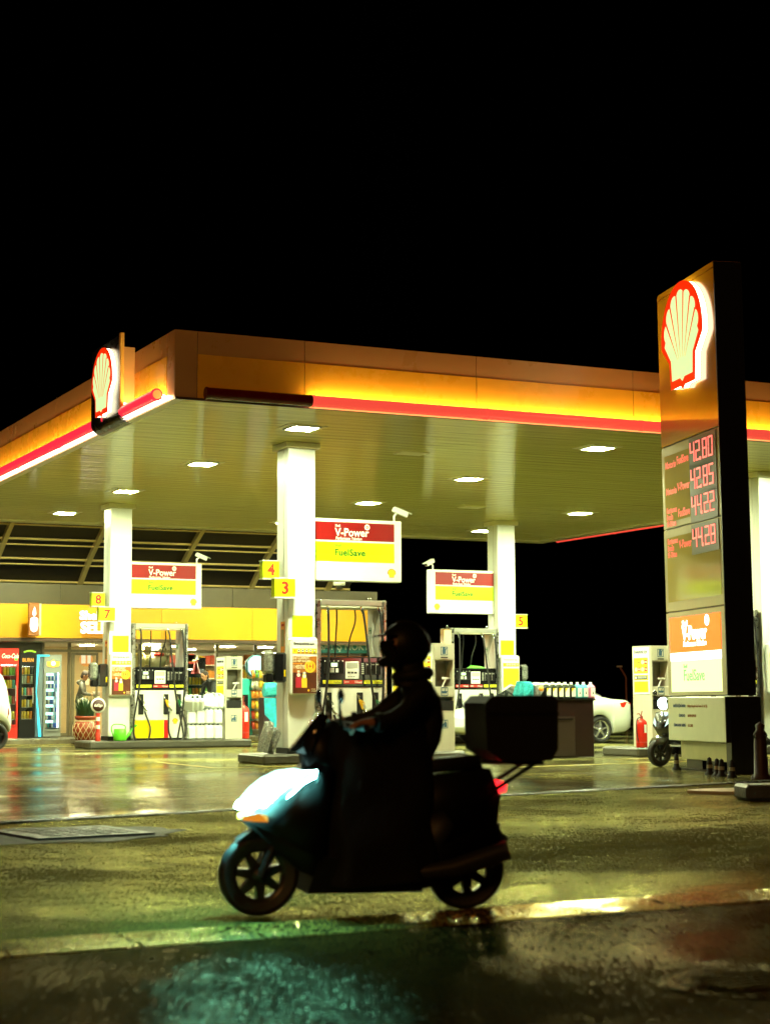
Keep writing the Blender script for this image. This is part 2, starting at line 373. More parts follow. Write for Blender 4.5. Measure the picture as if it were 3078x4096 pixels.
wv = nt.nodes.new('ShaderNodeTexWave'); wv.bands_direction = 'Y'; wv.inputs['Scale'].default_value = 1.05; wv.inputs['Distortion'].default_value = .15; L(tc.outputs['Object'], wv.inputs['Vector'])
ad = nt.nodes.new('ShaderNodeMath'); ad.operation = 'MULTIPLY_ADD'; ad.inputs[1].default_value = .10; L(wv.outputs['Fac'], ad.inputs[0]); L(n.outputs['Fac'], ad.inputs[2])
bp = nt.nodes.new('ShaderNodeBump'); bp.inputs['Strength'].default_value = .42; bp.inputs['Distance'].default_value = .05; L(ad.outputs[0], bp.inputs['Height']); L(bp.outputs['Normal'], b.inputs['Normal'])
cr = nt.nodes.new('ShaderNodeValToRGB'); cr.color_ramp.elements[0].color = (.88, .82, .30, 1); cr.color_ramp.elements[1].color = (.94, .91, .44, 1); L(n.outputs['Fac'], cr.inputs['Fac']); L(cr.outputs['Color'], b.inputs['Base Color'])  # white panels; the yellow of ground-bounced light is put into this colour
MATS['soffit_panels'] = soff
can = thing('station_canopy', 'large flat petrol station canopy with glowing yellow and red edge', 'canopy', ((X0+X1)/2, (Y0+Y1)/2, 0))
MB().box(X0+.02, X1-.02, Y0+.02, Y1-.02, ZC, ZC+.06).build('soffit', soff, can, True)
MB().box(X0+.05, X1-.05, Y0+.05, Y1-.05, ZT-.12, ZT-.06).build('roof', mat('roof_grey', (.1, .1, .1), .7), can, True)
# soffit trim at the far edges
trim = mat('soffit_trim', (.66, .62, .38), .3)
mb = MB(); mb.box(X0+.02, X1-.02, Y1-.35, Y1-.02, ZC-.05, ZC-.002); mb.box(X1-.30, X1-.02, Y0+.3, Y1-.36, ZC-.05, ZC-.002); mb.box(X0+.02, X0+.18, Y0+.02, Y1-.36, ZC-.022, ZC-.002); mb.build('trim', trim, can, True)
seam = mat('seam', (.05, .03, .01), .6)
def fascia(axis):
    mb = MB(); zb0, zb1 = 5.70, 6.279
    if axis == 'front':
        xs = [X0, 8.643, 10.384, 13.392, 16.398, 19.4, 22.4, X1]
        for i in range(len(xs)-1):
            a, b = xs[i]+(.006 if i else 0), xs[i+1]-.006
            mb.box(a, b, Y0, Y0+.04, zb1 if 0 < i else 5.606, ZT, 0)
            if 0 < i: mb.box(a, b, Y0-.003, Y0+.037, ZC, zb1-.003, 1)
        mb.box(X0+.01, X1-.01, Y0+.012, Y0+.02, ZC, ZT-.02, 2)
    if axis == 'left':
        ys = [Y0+.045, 24.95, 28.3, 31.35, 34.4, 37.4, 40.5, Y1]
        for i in range(len(ys)-1):
            a, b = ys[i]+(.006 if i else 0), ys[i+1]-.006
            mb.box(X0, X0+.04, a, b, zb1 if 0 < i else 5.606, ZT, 0)
            if 0 < i: mb.box(X0-.003, X0+.037, a, b, ZC, zb1-.003, 1)
        mb.box(X0+.012, X0+.02, Y0+.06, Y1-.01, ZC, ZT-.02, 2)
    if axis == 'right':
        mb.box(X1-.04, X1, Y0+.045, Y1-.045, zb1, ZT, 0); mb.box(X1-.04, X1+.003, Y0+.045, Y1-.045, ZC, zb1-.003, 1)
    if axis == 'back':
        mb.box(X0+.045, X1-.045, Y1-.04, Y1, zb1, ZT, 0); mb.box(X0+.045, X1-.045, Y1-.04, Y1+.003, ZC, zb1-.003, 1)
    return mb.build('fascia', [cream, band, seam], can, True)
for a in ('front', 'left', 'right', 'back'): fascia(a)
tube_on = mat('red_tube_lit', (.5, .02, .02), .2, 0, (.86, .075, .045), 1.0); tube_pink = mat('red_tube_bright', (.5, .02, .02), .2, 0, (1, .028, .06), 1.05)
for m_ in (tube_on, tube_pink): m_.cycles.emission_sampling = 'NONE'
tube_off = mat('red_tube_dark', (.10, .003, .002), .25)
tube_in = mat('tube_mouth', (.6, .3, .05), .3, 0, (1, .42, .08), .8)
led = glow('led_strip_warm', (1, .86, .40), 110); ledw = glow('led_strip_white', (1, .97, .8), 5); ledo = glow('led_line_orange', (1, .42, .12), 1.1)
R_ = .088; ZR = 5.655
def ltube(a, b, m, end=None):
    a, b = Vector(a), Vector(b); d = (b-a).normalized(); mb = MB(); mb.tube([a, b], R_, 20, 0)
    for e in (a+d*.02, b-d*.02): mb.tube([e-d*.012, e+d*.012], R_+.006, 20, 0)
    o = mb.build('light_tube', m, can, True)
    if end: 
        mb = MB(); n = -d; mb.tube([a+n*.004, a+n*.012], R_-.02, 20, 0); mb.build('tube_end', tube_in, o).location = (0, 0, 0)
        for v in o.children[0].data.vertices: v.co -= Vector(can.location)
    return o
yt, xt = Y0-.20, X0-.20
xs = [10.42, 13.447, 16.408, 19.37, 22.3, 25.9]
ltube((8.7, yt, ZR), (10.41, yt, ZR), tube_off)
for i in range(5): ltube((xs[i]+.004, yt, ZR), (xs[i+1]-.004, yt, ZR), tube_on)
ys = [24.80, 27.4, 30.35, 33.3, 36.3, 39.3, 43.7]
for i in range(6): ltube((xt, ys[i]+.004, ZR), (xt, ys[i+1]-.004, ZR), tube_pink, end=(i == 0))
ys2 = [25.2, 28.2, 31.2, 34.2, 37.2, 40.2, 43.2]
for i in range(6): ltube((X1+.13, ys2[i]+.004, 5.63), (X1+.13, ys2[i+1]-.004, 5.63), tube_on)
def strip(name, x0, x1, y0, y1, z0, z1, m): return MB().box(x0, x1, y0, y1, z0, z1).build(name, m, can, True)
strip('light_strip', 10.45, X1, Y0-.07, Y0-.02, 5.665, 5.68, led)
strip('light_strip', X0-.07, X0-.02, 24.98, Y1, 5.665, 5.68, led)
strip('light_strip', X0-.15, X0-.10, 24.64, Y1, 5.545, 5.575, ledw)
strip('light_strip', X0-.10, X0-.02, 24.62, Y1, 5.585, 5.6, ledw)
strip('light_line', 10.45, X1, Y0-.06, Y0-.03, 5.572, 5.592, ledo)
strip('gutter_trim', X0, X1, Y0-.03, Y0-.004, 5.565, 5.604, mat('dark_trim', (.06, .03, .015), .4))

# ceiling lights
lamp_e = glow('ceiling_lamp', (.90, 1, .55), 1250)
cl = thing('ceiling_light', '', 'ceiling light', (11.19, 26.6, ZC))
MB().box(-.21, .21, -.21, .21, -.020, -.014).build('diffuser', lamp_e, cl)
mb = MB(); mb.box(-.25, .25, -.25, -.212, -.03, -.001); mb.box(-.25, .25, .212, .25, -.03, -.001); mb.box(-.25, -.212, -.212, .212, -.03, -.001); mb.box(.212, .25, -.212, .212, -.03, -.001)
mb.build('frame', white_plastic, cl); MB().box(-.36, .36, -.3, .3, -.006, -.001).build('mounting_plate', trim, cl)
GL = 'square lights set in the canopy ceiling'; cl['group'] = GL
cl['label'] = 'square ceiling light just above and in front of the big central column'
for (x, y, lb) in ((11.19, 31.5, 'square ceiling light second from the front in the left hand row'),
    (11.19, 36.4, 'square ceiling light hanging just right of the top of the left column'),
    (11.19, 41.36, 'square ceiling light at the back left, left of the left column top'),
    (16.96, 26.6, 'square ceiling light farthest right, nearest the price pylon'),
    (16.96, 31.5, 'square ceiling light high in the middle, left of the right column top'),
    (16.96, 36.4, 'square ceiling light above the largest hanging price sign'),
    (22.67, 36.4, 'square ceiling light right of the right column, near the far red tube'),
    (22.67, 41.36, 'square ceiling light partly hidden behind the right column'),
    (16.96, 41.36, 'square ceiling light at the back, hidden behind the largest hanging sign'),
    (22.67, 31.5, 'square ceiling light hidden behind the price pylon'), (22.67, 26.6, 'square ceiling light at the front right, beyond the price pylon')):
    dup(cl, (x, y, ZC), lb)
# spare round fittings in the ceiling
mb = MB(); mb.box(-.28, .28, -.2, .2, -.02, -.001, 0, .008)
fit = tag(mb.build('ceiling_hatch', trim), 'flat access hatch in the ceiling right of the central column', 'hatch', 'flat hatches in the canopy ceiling'); fit.location = (14.2, 28.6, ZC)
f2 = fit.copy(); C.objects.link(f2); f2.location = (19.6, 36.3, ZC); f2['label'] = 'flat access hatch in the ceiling just left of the right column'

# canopy corner emblem
em = thing('emblem_sign', 'black square sign with glowing scallop shell on the left canopy edge', 'sign', (8.0, 27.2, 5.45))
mb = MB(); ya, yb = 26.50, 28.02; prof = [(5.72, 0), (6.86, 0)]
poly = [(0, 5.60), (0.0, 6.87), (-.06, 6.87), (-.06, 5.60)]
mb.box(8.0, 8.06, ya, yb, 5.62, 6.87, 0)
cv = [(8.03+.20*(1-cos(a)), 5.64-.17*sin(a)) for a in [pi/2*i/6 for i in range(7)]]
for i in range(6):
    (xa, za), (xb, zb) = cv[i], cv[i+1]
    mb.add([(xa-.03, ya, za), (xa-.03, yb, za), (xb-.03, yb, zb), (xb-.03, ya, zb), (xa+.03, ya, za), (xa+.03, yb, za), (xb+.03, yb, zb+.02), (xb+.03, ya, zb+.02)], [(0,1,2,3),(7,6,5,4),(0,3,7,4),(1,5,6,2)], 0)
mb.build('board', mat('black_board', (.01, .01, .008), .3, rvar=.08), em, True)
MB().box(8.0, 8.065, ya-.09, ya-.004, 5.66, 6.9, 0, .01).build('edge_trim', mat('orange_trim', (.75, .38, .06), .4), em, True)
MB().box(8.1, X0-.006, ya+.05, yb-.1, 5.8, 6.7, 0).build('bracket_box', cream, em, True)
def lit_emblem(parent, o, e1, e2, w, depth, redm, yelm, sidem, world):
    o = Vector(o); e1 = Vector(e1); e2 = Vector(e2); n = e1.cross(e2); sc = lambda P: [(x*w, y*w) for x, y in P]
    mb = MB(); mb.prism(sc(shell_outline(.01)), o+n*.004, e1, e2, n, depth-.004, 0); sd = mb.build('emblem_side', sidem, parent, world)
    mb = MB(); emblem(mb, o+n*depth, e1, e2, w, 0, 1, .012); return mb.build('emblem', [redm, yelm], parent, world)
em_red = mat('emblem_red', (.2, .005, .002), .3, 0, (1, .03, .002), .95); em_yel = glow('emblem_cream', (.74, 1, .42), 1.05); em_side = glow('emblem_edge_white', (1, .93, .60), 6)
lit_emblem(em, (8.0, 27.16, 5.68), -EY, EZ, 1.14, .07, em_red, em_yel, em_side, True)

# ------------------------------------------------------------------ columns
def column(x0, yf, label):
    t = thing('canopy_column', label, 'column', (x0+.255, yf+.265, .17), group='square white columns under the canopy'); w_, d_ = .51, .53
    mb = MB(); mb.box(x0, x0+w_, yf, yf+d_, .27, ZC-.11, 0, .012); mb.build('shaft', white, t, True)
    mb = MB(); mb.box(x0-.004, x0, yf+.20, yf+.23, .27, ZC-.12); mb.build('joint_strip', alu, t, True)
    mb = MB(); mb.box(x0-.07, x0+w_+.07, yf-.07, yf+d_+.07, ZC-.11, ZC-.003, 0, .01); mb.build('capital', trim, t, True)
    mb = MB(); mb.box(x0-.008, x0+w_+.008, yf-.008, yf+d_+.008, .17, .272); mb.build('skirting', black, t, True)
    return t
column(11.61, 28.21, 'tallest white column in the middle carrying pump numbers 3 and 4')
column(11.61, 38.91, 'white column at the left carrying pump numbers 7 and 8')
column(21.755, 38.91, 'white column at the back right carrying pump number 5')
column(21.755, 28.21, 'white column at the right edge beyond the price pylon')
# islands
def island(x0, x1, yf, label):
    mb = MB(); mb.box(x0, x1, yf, yf+1.25, 0, .177, 0, .035)
    tag(mb.build('pump_island', concrete), label, 'kerb', 'raised concrete pump islands')
island(11.06, 14.95, 27.96, 'concrete island carrying the central column and middle pump')
island(11.06, 14.95, 38.51, 'concrete island carrying the left column, left pump and white canisters')
island(18.60, 22.7, 27.96, 'concrete island with the red fire extinguisher beside the price pylon')
island(18.60, 22.7, 38.51, 'concrete island at the back under the right column')
# ------------------------------------------------------------------ hanging price signs
def hanging_sign(x0, x1, z0, z1, yf, free, label):
    t = thing('hanging_sign', label, 'sign', ((x0+x1)/2, yf+.1, z0), group='double hanging fuel signs fixed to the columns')
    W, H_ = x1-x0, z1-z0; fl = free == 'left'
    MB().box(x0, x1, yf, yf+.2, z0, z1, 0, .012).build('sign_box', white, t, True)
    m = .145; a, b = (x0+m, x1-.012) if fl else (x0+.002, x1-m)
    zr1, zr0, zy1, zy0 = z1-.054*H_, z1-.346*H_, z1-.375*H_, z1-.69*H_
    MB().box(a, b, yf-.003, yf+.01, zr0, zr1).build('red_panel', red_vinyl, t, True)
    MB().box(a, b, yf-.003, yf+.01, zy0, zy1).build('yellow_panel', yellow_vinyl, t, True)
    mb = MB(); pw = b-a; lx = a+pw*.285; y = yf-.0032
    mb.text('Shell', .058, (lx, y, zr1-.082), EX, EZ, 0, .012, wid=.95); mb.text('V-Power', .20, (lx, y, zr1-.245), EX, EZ, 0, .016, wid=.92)
    mb.text('Performans Yakıtları', .074, (lx+.01, y, zr1-.313), EX, EZ, 0, .012, .15, wid=.84)
    cx_, cz_ = lx+pw*.385, zr1-.075; ring = lambda r: [(r*cos(2*pi*i/20), r*sin(2*pi*i/20)) for i in range(20)]
    mb.prism(ring(.052), (cx_, y, cz_), EX, EZ, -EY, .003, 0); mb.prism(ring(.026), (cx_, y-.003, cz_), EX, EZ, -EY, .002, 1); mb.prism(ring(.012), (cx_, y-.005, cz_), EX, EZ, -EY, .002, 0)
    mb.build('lettering', [mat('white_vinyl', (.85, .87, .8), .4), red_vinyl], t, True); mb = MB()
    mb.text('Shell', .07, (lx-.01, y, zy1-.085), EX, EZ, 2, .004); mb.text('FuelSave', .165, (lx-.01, y, zy1-.24), EX, EZ, 2, .022, wid=1.0, sp=1.05)
    mb.build('lettering', [mat('white_vinyl', (.85, .87, .8), .4), red_vinyl, green_ink], t, True)
    ex = x0+.19 if fl else x1-.20
    mb = MB(); emblem(mb, (ex, yf-.001, z0+.085), EX, EZ, .165, 0, 1, .004); mb.build('emblem', [mat('emblem_red_vinyl', (.5, .05, .01), .4), mat('emblem_yellow', (.9, .72, .02), .4)], t, True)
    return t
hanging_sign(12.122, 13.905, 3.20, 4.31, 28.42, 'right', 'largest hanging fuel sign, right of the big central column')
hanging_sign(12.122, 13.89, 3.212, 4.285, 39.10, 'right', 'hanging fuel sign above the left pump, right of the left column')
hanging_sign(19.925, 21.75, 3.225, 4.324, 39.10, 'left', 'hanging fuel sign left of the back right column, below its camera')
def cctv(x, y, z, s, label):
    t = thing('security_camera', label, 'camera', (x, y, z), 0, 'small security cameras on the hanging signs')
    MB().tube([(0, 0, 0), (0, 0, .10), (s*.05, -.02, .16)], .022, 8).build('bracket', white_plastic, t)
    d = Vector((s*.9, -.35, -.42)).normalized(); p = Vector((s*.06, -.02, .19)); mb = MB()
    X = Matrix.Translation(p) @ d.to_track_quat('X', 'Z').to_matrix().to_4x4()
    mb.box(-.10, .20, -.05, .05, -.045, .045, 0, .012, X=X); mb.box(-.08, .26, -.058, .058, .047, .056, 0, X=X); mb.build('housing', white_plastic, t)
    MB().box(.201, .206, -.038, .038, -.034, .034, 0, X=X).build('lens', blackgloss, t)
cctv(13.80, 28.5, 4.31, 1, 'white security camera on the free end of the largest hanging sign')
cctv(13.80, 39.2, 4.285, 1, 'white security camera on top of the left hanging sign')
cctv(20.05, 39.2, 4.324, -1, 'white security camera on the left end of the back right hanging sign')
t = thing('dome_camera', 'small round dome camera hanging below the largest hanging sign', 'camera', (13.25, 43.0, 0))
q = at(1356, 2340, 43.0); mb = MB(); mb.lathe([(0, .14), (.16, .14), (.16, .0), (.13, -.02)], (q.x, 43, q.z), 16); mb.tube([(q.x, 43, q.z+.14), (q.x, 43, q.z+.32), (q.x, 43.9, q.z+.42)], .03); mb.build('housing', grey_plastic, t, True)
MB().lathe([(.13, -.02), (.11, -.09), (.06, -.13), (0, -.14)], (q.x, 43, q.z), 16).build('dome', blackgloss, t, True)

# pump number boxes
def number_box(x0, x1, z0, z1, yf, n, label):
    t = thing('number_sign', label, 'sign', ((x0+x1)/2, yf+.09, z0), group='yellow pump number boxes')
    MB().box(x0, x1, yf, yf+.17, z0+.02, z1-.015, 0, .008).build('box', mat('number_yellow', (.56, .66, .005), .35), t, True)
    mb = MB(); mb.box(x0-.008, x1+.008, yf-.008, yf+.178, z0, z0+.022, 0); mb.box(x0-.008, x1+.008, yf-.008, yf+.178, z1-.016, z1, 0); mb.build('edge_frame', white, t, True)
    MB().text(n, (z1-z0)*.84, ((x0+x1)/2, yf-.0005, z0+(z1-z0)*.22), EX, EZ, 0, .03, align='CENTER').build('number', darkred, t, True)
number_box(11.287, 11.67, 2.85, 3.20, 28.03, '3', 'yellow box with red number 3, overlapping the central column')
number_box(11.30, 11.61, 3.21, 3.545, 28.62, '4', 'yellow box with red number 4, behind and above the 3')
number_box(11.307, 11.69, 2.87, 3.21, 38.74, '7', 'yellow box with red number 7, overlapping the left column')
number_box(11.30, 11.61, 3.235, 3.57, 39.30, '8', 'yellow box with red number 8, behind and above the 7')
number_box(22.272, 22.655, 2.877, 3.237, 39.0, '5', 'yellow box with red number 5 on the right of the back column')

# stickers on columns (yellow notice; small orange label)
stick = mat('notice_yellow', (.50, .66, .0), .45); sink = mat('notice_ink', (.45, .46, .01), .5)
def notice(x0, yf, seed, label):
    t = thing('notice_sticker', label, 'sticker', (x0+.19, yf, 2.19), group='yellow notices stuck on the columns')
    MB().box(x0, x0+.38, yf-.005, yf-.001, 2.19, 2.56).build('sheet', stick, t, True)
    mb = MB(); r = random.Random(seed); z = 2.53
    for i in range(17):
        h = .011 if i < 2 else .006; x = x0+.02; z -= .020
        while x < x0+.34:
            w_ = r.uniform(.015, .05); mb.box(x, min(x+w_, x0+.36), yf-.0062, yf-.005, z-h, z); x += w_+.008
    mb.build('print', sink, t, True)
notice(11.685, 28.21, 1, 'yellow printed notice on the front of the big central column')
notice(11.685, 38.91, 2, 'yellow printed notice on the front of the left column')
notice(21.82, 38.91, 3, 'yellow printed notice on the front of the back right column')
def olabel(xs, y, label):
    t = thing('orange_sticker', label, 'sticker', (xs, y, 1.95), group='small orange stickers on column sides')
    MB().box(xs-.004, xs-.001, y-.09, y+.09, 1.90, 2.46).build('sheet', orange_vinyl, t, True)
    mb = MB(); mb.box(xs-.006, xs-.004, y-.07, y+.07, 2.03, 2.32, 0); mb.box(xs-.006, xs-.004, y-.06, y+.06, 2.38, 2.42, 1); mb.build('print', [mat('dull_label', (.25, .2, .08), .5), darkred], t, True)
olabel(11.61, 28.45, 'small orange sticker on the side of the big central column')
olabel(11.61, 39.15, 'small orange sticker on the side of the left column')

# poster cases
brown = mat('poster_brown', (.10, .025, .008), .35, noise=.5, nscale=3); cream_ink = mat('cream_ink', (.8, .7, .5), .5); sun_y = mat('sun_yellow', (.9, .55, .03), .4)
def poster_case(x0, yf, style, label):
    x1 = x0+.515; z0, z1 = 1.185, 2.175
    t = thing('poster_case', label, 'poster case', (x0+.25, yf, z0), group='white poster cases on the columns')
    MB().box(x0, x1, yf-.15, yf-.004, z0, z1, 0, .035).build('case', white_plastic, t, True)
    y = yf-.1505
    MB().box(x0+.03, x1-.03, y-.003, y, z0+.71, z0+.80).build('hazard_strip', mat('hazard_yellow', (.9, .78, .01), .4), t, True)
    mb = MB(); mb.text('Emniyetiniz için', .062, (x0+.055, y-.001, z0+.865), EX, EZ, 0, .015); mb.build('title', dark_ink, t, True); mb = MB()
    for i in range(6):
        c = (x0+.075+i*.073, y-.003, z0+.762); ring = [(.024*cos(2*pi*j/12), .024*sin(2*pi*j/12)) for j in range(12)]
        if i == 0: mb.prism([(-.026, -.02), (.026, -.02), (0, .026)], c, EX, EZ, -EY, .002, 1)
        else:
            mb.prism(ring, c, EX, EZ, -EY, .002, 0 if i == 5 else 2); mb.prism([(p[0]*.55, p[1]*.55) for p in ring], (c[0], c[1]-.002, c[2]), EX, EZ, -EY, .001, 2 if i == 5 else 0)
            mb.box(c[0]-.026, c[0]+.026, y-.0045, y-.003, z0+.717, z0+.732, 0 if i == 5 else 3)
    mb.build('safety_print', [dark_ink, orange_vinyl, white_plastic, darkred], t, True)
    a, b, c0, c1 = x0+.032, x1-.032, z0+.03, z0+.665; zz = lambda f: c0+(c1-c0)*f; xx = lambda f: a+(b-a)*f
    if style == 'deal':
        MB().box(a, b, y-.003, y, c0, c1).build('poster', brown, t, True)
        mb = MB(); mb.box(a, b, y-.004, y-.003, zz(.56), c1, 5)
        mb.text('Shell CLUBSMART', .055, (xx(.0), y-.004, zz(.93)), EX, EZ, 0, .02, wid=.75); mb.text("İLE HEP KAZAN", .058, (xx(.0), y-.004, zz(.845)), EX, EZ, 0, .02, wid=.8)
        mb.text('1 HEDİYE', .085, (xx(.0), y-.004, zz(.67)), EX, EZ, 0, .02, wid=.62); mb.box(xx(0), xx(.4), y-.0045, y-.004, zz(.79), zz(.81), 2)
        mb.prism([(.105*cos(2*pi*j/28), .105*sin(2*pi*j/28)) for j in range(28)], (xx(.72), y-.004, zz(.72)), EX, EZ, -EY, .003, 1)
        mb.tube([Vector((xx(.72)+p[0]*.0052, y-.007, zz(.725)+p[1]*.0052)) for p in [(16*sin(u)**3*.8, 13*cos(u)-5*cos(2*u)-2*cos(3*u)-cos(4*u)) for u in [2*pi*k/28 for k in range(28)]]], .004, 4, 2, closed=True)
        mb.text('1+1', .10, (xx(.72), y-.0075, zz(.675)), EX, EZ, 3, .02, align='CENTER')
        for k, (fx, m1, top) in enumerate(((.24, 4, .54), (.48, 1, .50))):
            X_ = xx(fx); h = zz(top)-zz(.13); w_ = .05
            mb.prism([(-w_, 0), (w_, 0), (w_, h*.62), (w_*.75, h*.75), (w_*.6, h), (-w_*.6, h), (-w_*.75, h*.75), (-w_, h*.62)], (X_, y-.004, zz(.15)), EX, EZ, -EY, .003, m1)
            mb.box(X_-.022, X_+.022, y-.007, y-.004, zz(.15)+h, zz(.15)+h+.035, 6)
            mb.prism([(.032*cos(2*pi*j/16), .032*sin(2*pi*j/16)) for j in range(16)], (X_, y-.0072, zz(.15)+h*.84), EX, EZ, -EY, .001, 6)
        mb.prism([(.02*cos(2*pi*j/12), .02*sin(2*pi*j/12)) for j in range(12)], (xx(.66), y-.004, zz(.075)), EX, EZ, -EY, .002, 1); mb.text('GÜLE', .035, (xx(.76), y-.004, zz(.09)), EX, EZ, 0, .01); mb.text('OYNAR', .03, (xx(.76), y-.004, zz(.04)), EX, EZ, 0, .01)
        mb.build('artwork', [cream_ink, sun_y, orange_vinyl, darkred, mat('poster_pink', (.5, .02, .05), .4), mat('poster_orange_sky', (.42, .13, .012), .4, noise=.4, nscale=5), white_plastic], t, True)
    else:
        MB().box(a, b, y-.003, y, c0, c1).build('poster', mat('poster_orange', (.9, .55, .02), .4, noise=.15, nscale=4), t, True)
        mb = MB(); r = random.Random(9)
        for i in range(5):
            x = xx(.05)
            while x < xx(.9): w_ = r.uniform(.02, .06); mb.box(x, min(x+w_, xx(.95)), y-.004, y-.003, zz(.9-i*.085), zz(.9-i*.085)+.026, 0); x += w_+.01
        mb.prism([(0, 0), (.45, 0), (.45, .16), (.2, .24), (0, .13)], (a, y-.003, c0), EX, EZ, -EY, .001, 1); mb.prism([(0, 0), (.45, 0), (.45, .07), (0, .05)], (a, y-.004, c0), EX, EZ, -EY, .001, 2)
        mb.prism([(.05, .05), (.36, .05), (.38, .09), (.30, .10), (.26, .14), (.15, .14), (.10, .10), (.05, .09)], (a, y-.005, c0), EX, EZ, -EY, .001, 3)
        mb.build('artwork', [mat('poster_red_print', (.8, .25, .01), .5), white_plastic, mat('poster_sand', (.4, .25, .08), .5), dark_ink], t, True)
poster_case(11.60, 28.21, 'deal', 'white case with brown two bottle poster on the big central column')
poster_case(11.60, 38.91, 'deal', 'white case with brown two bottle poster on the left column')
poster_case(21.77, 38.91, 'orange', 'white case with orange text poster on the back right column')
poster_case(21.77, 28.21, 'orange', 'white case with orange poster on the column at the right edge')

# wipe and glove dispensers on the column sides
clear = glass('clear_plastic', (.8, .86, .82)); bagm = mat('crumpled_film', (.30, .32, .29), .12, .3, noise=.7, nscale=25, bump=.8, bscale=30)
def dispenser(x, y, s, label):
    t = thing('wipe_dispenser', label, 'dispenser', (x, y, 1.38), group='black wipe dispensers hung on the columns')
    MB().box(x-.22*s, x-.005*s, y-.15, y+.15, 1.40, 1.92, 0, .03).build('body', blackgloss, t, True)
    MB().box(x-.40*s, x-.225*s, y-.13, y+.13, 1.55, 1.95, 0, .05).build('film_cover', bagm, t, True)
    MB().box(x-.36*s, x-.225*s, y-.10, y+.10, 1.40, 1.548, 0, .02).build('tray', black, t, True)
    mb = MB(); mb.box(x-.06*s, x-.03*s, y-.156, y-.1505, 1.50, 1.62); mb.build('label_strip', yellow, t, True)
dispenser(11.61, 28.40, 1, 'black and film wrapped wipe dispenser on the big central column')
dispenser(11.61, 39.10, 1, 'black and film wrapped wipe dispenser on the left column')
dispenser(22.265, 39.1, -1, 'black wipe dispenser on the right side of the back right column')

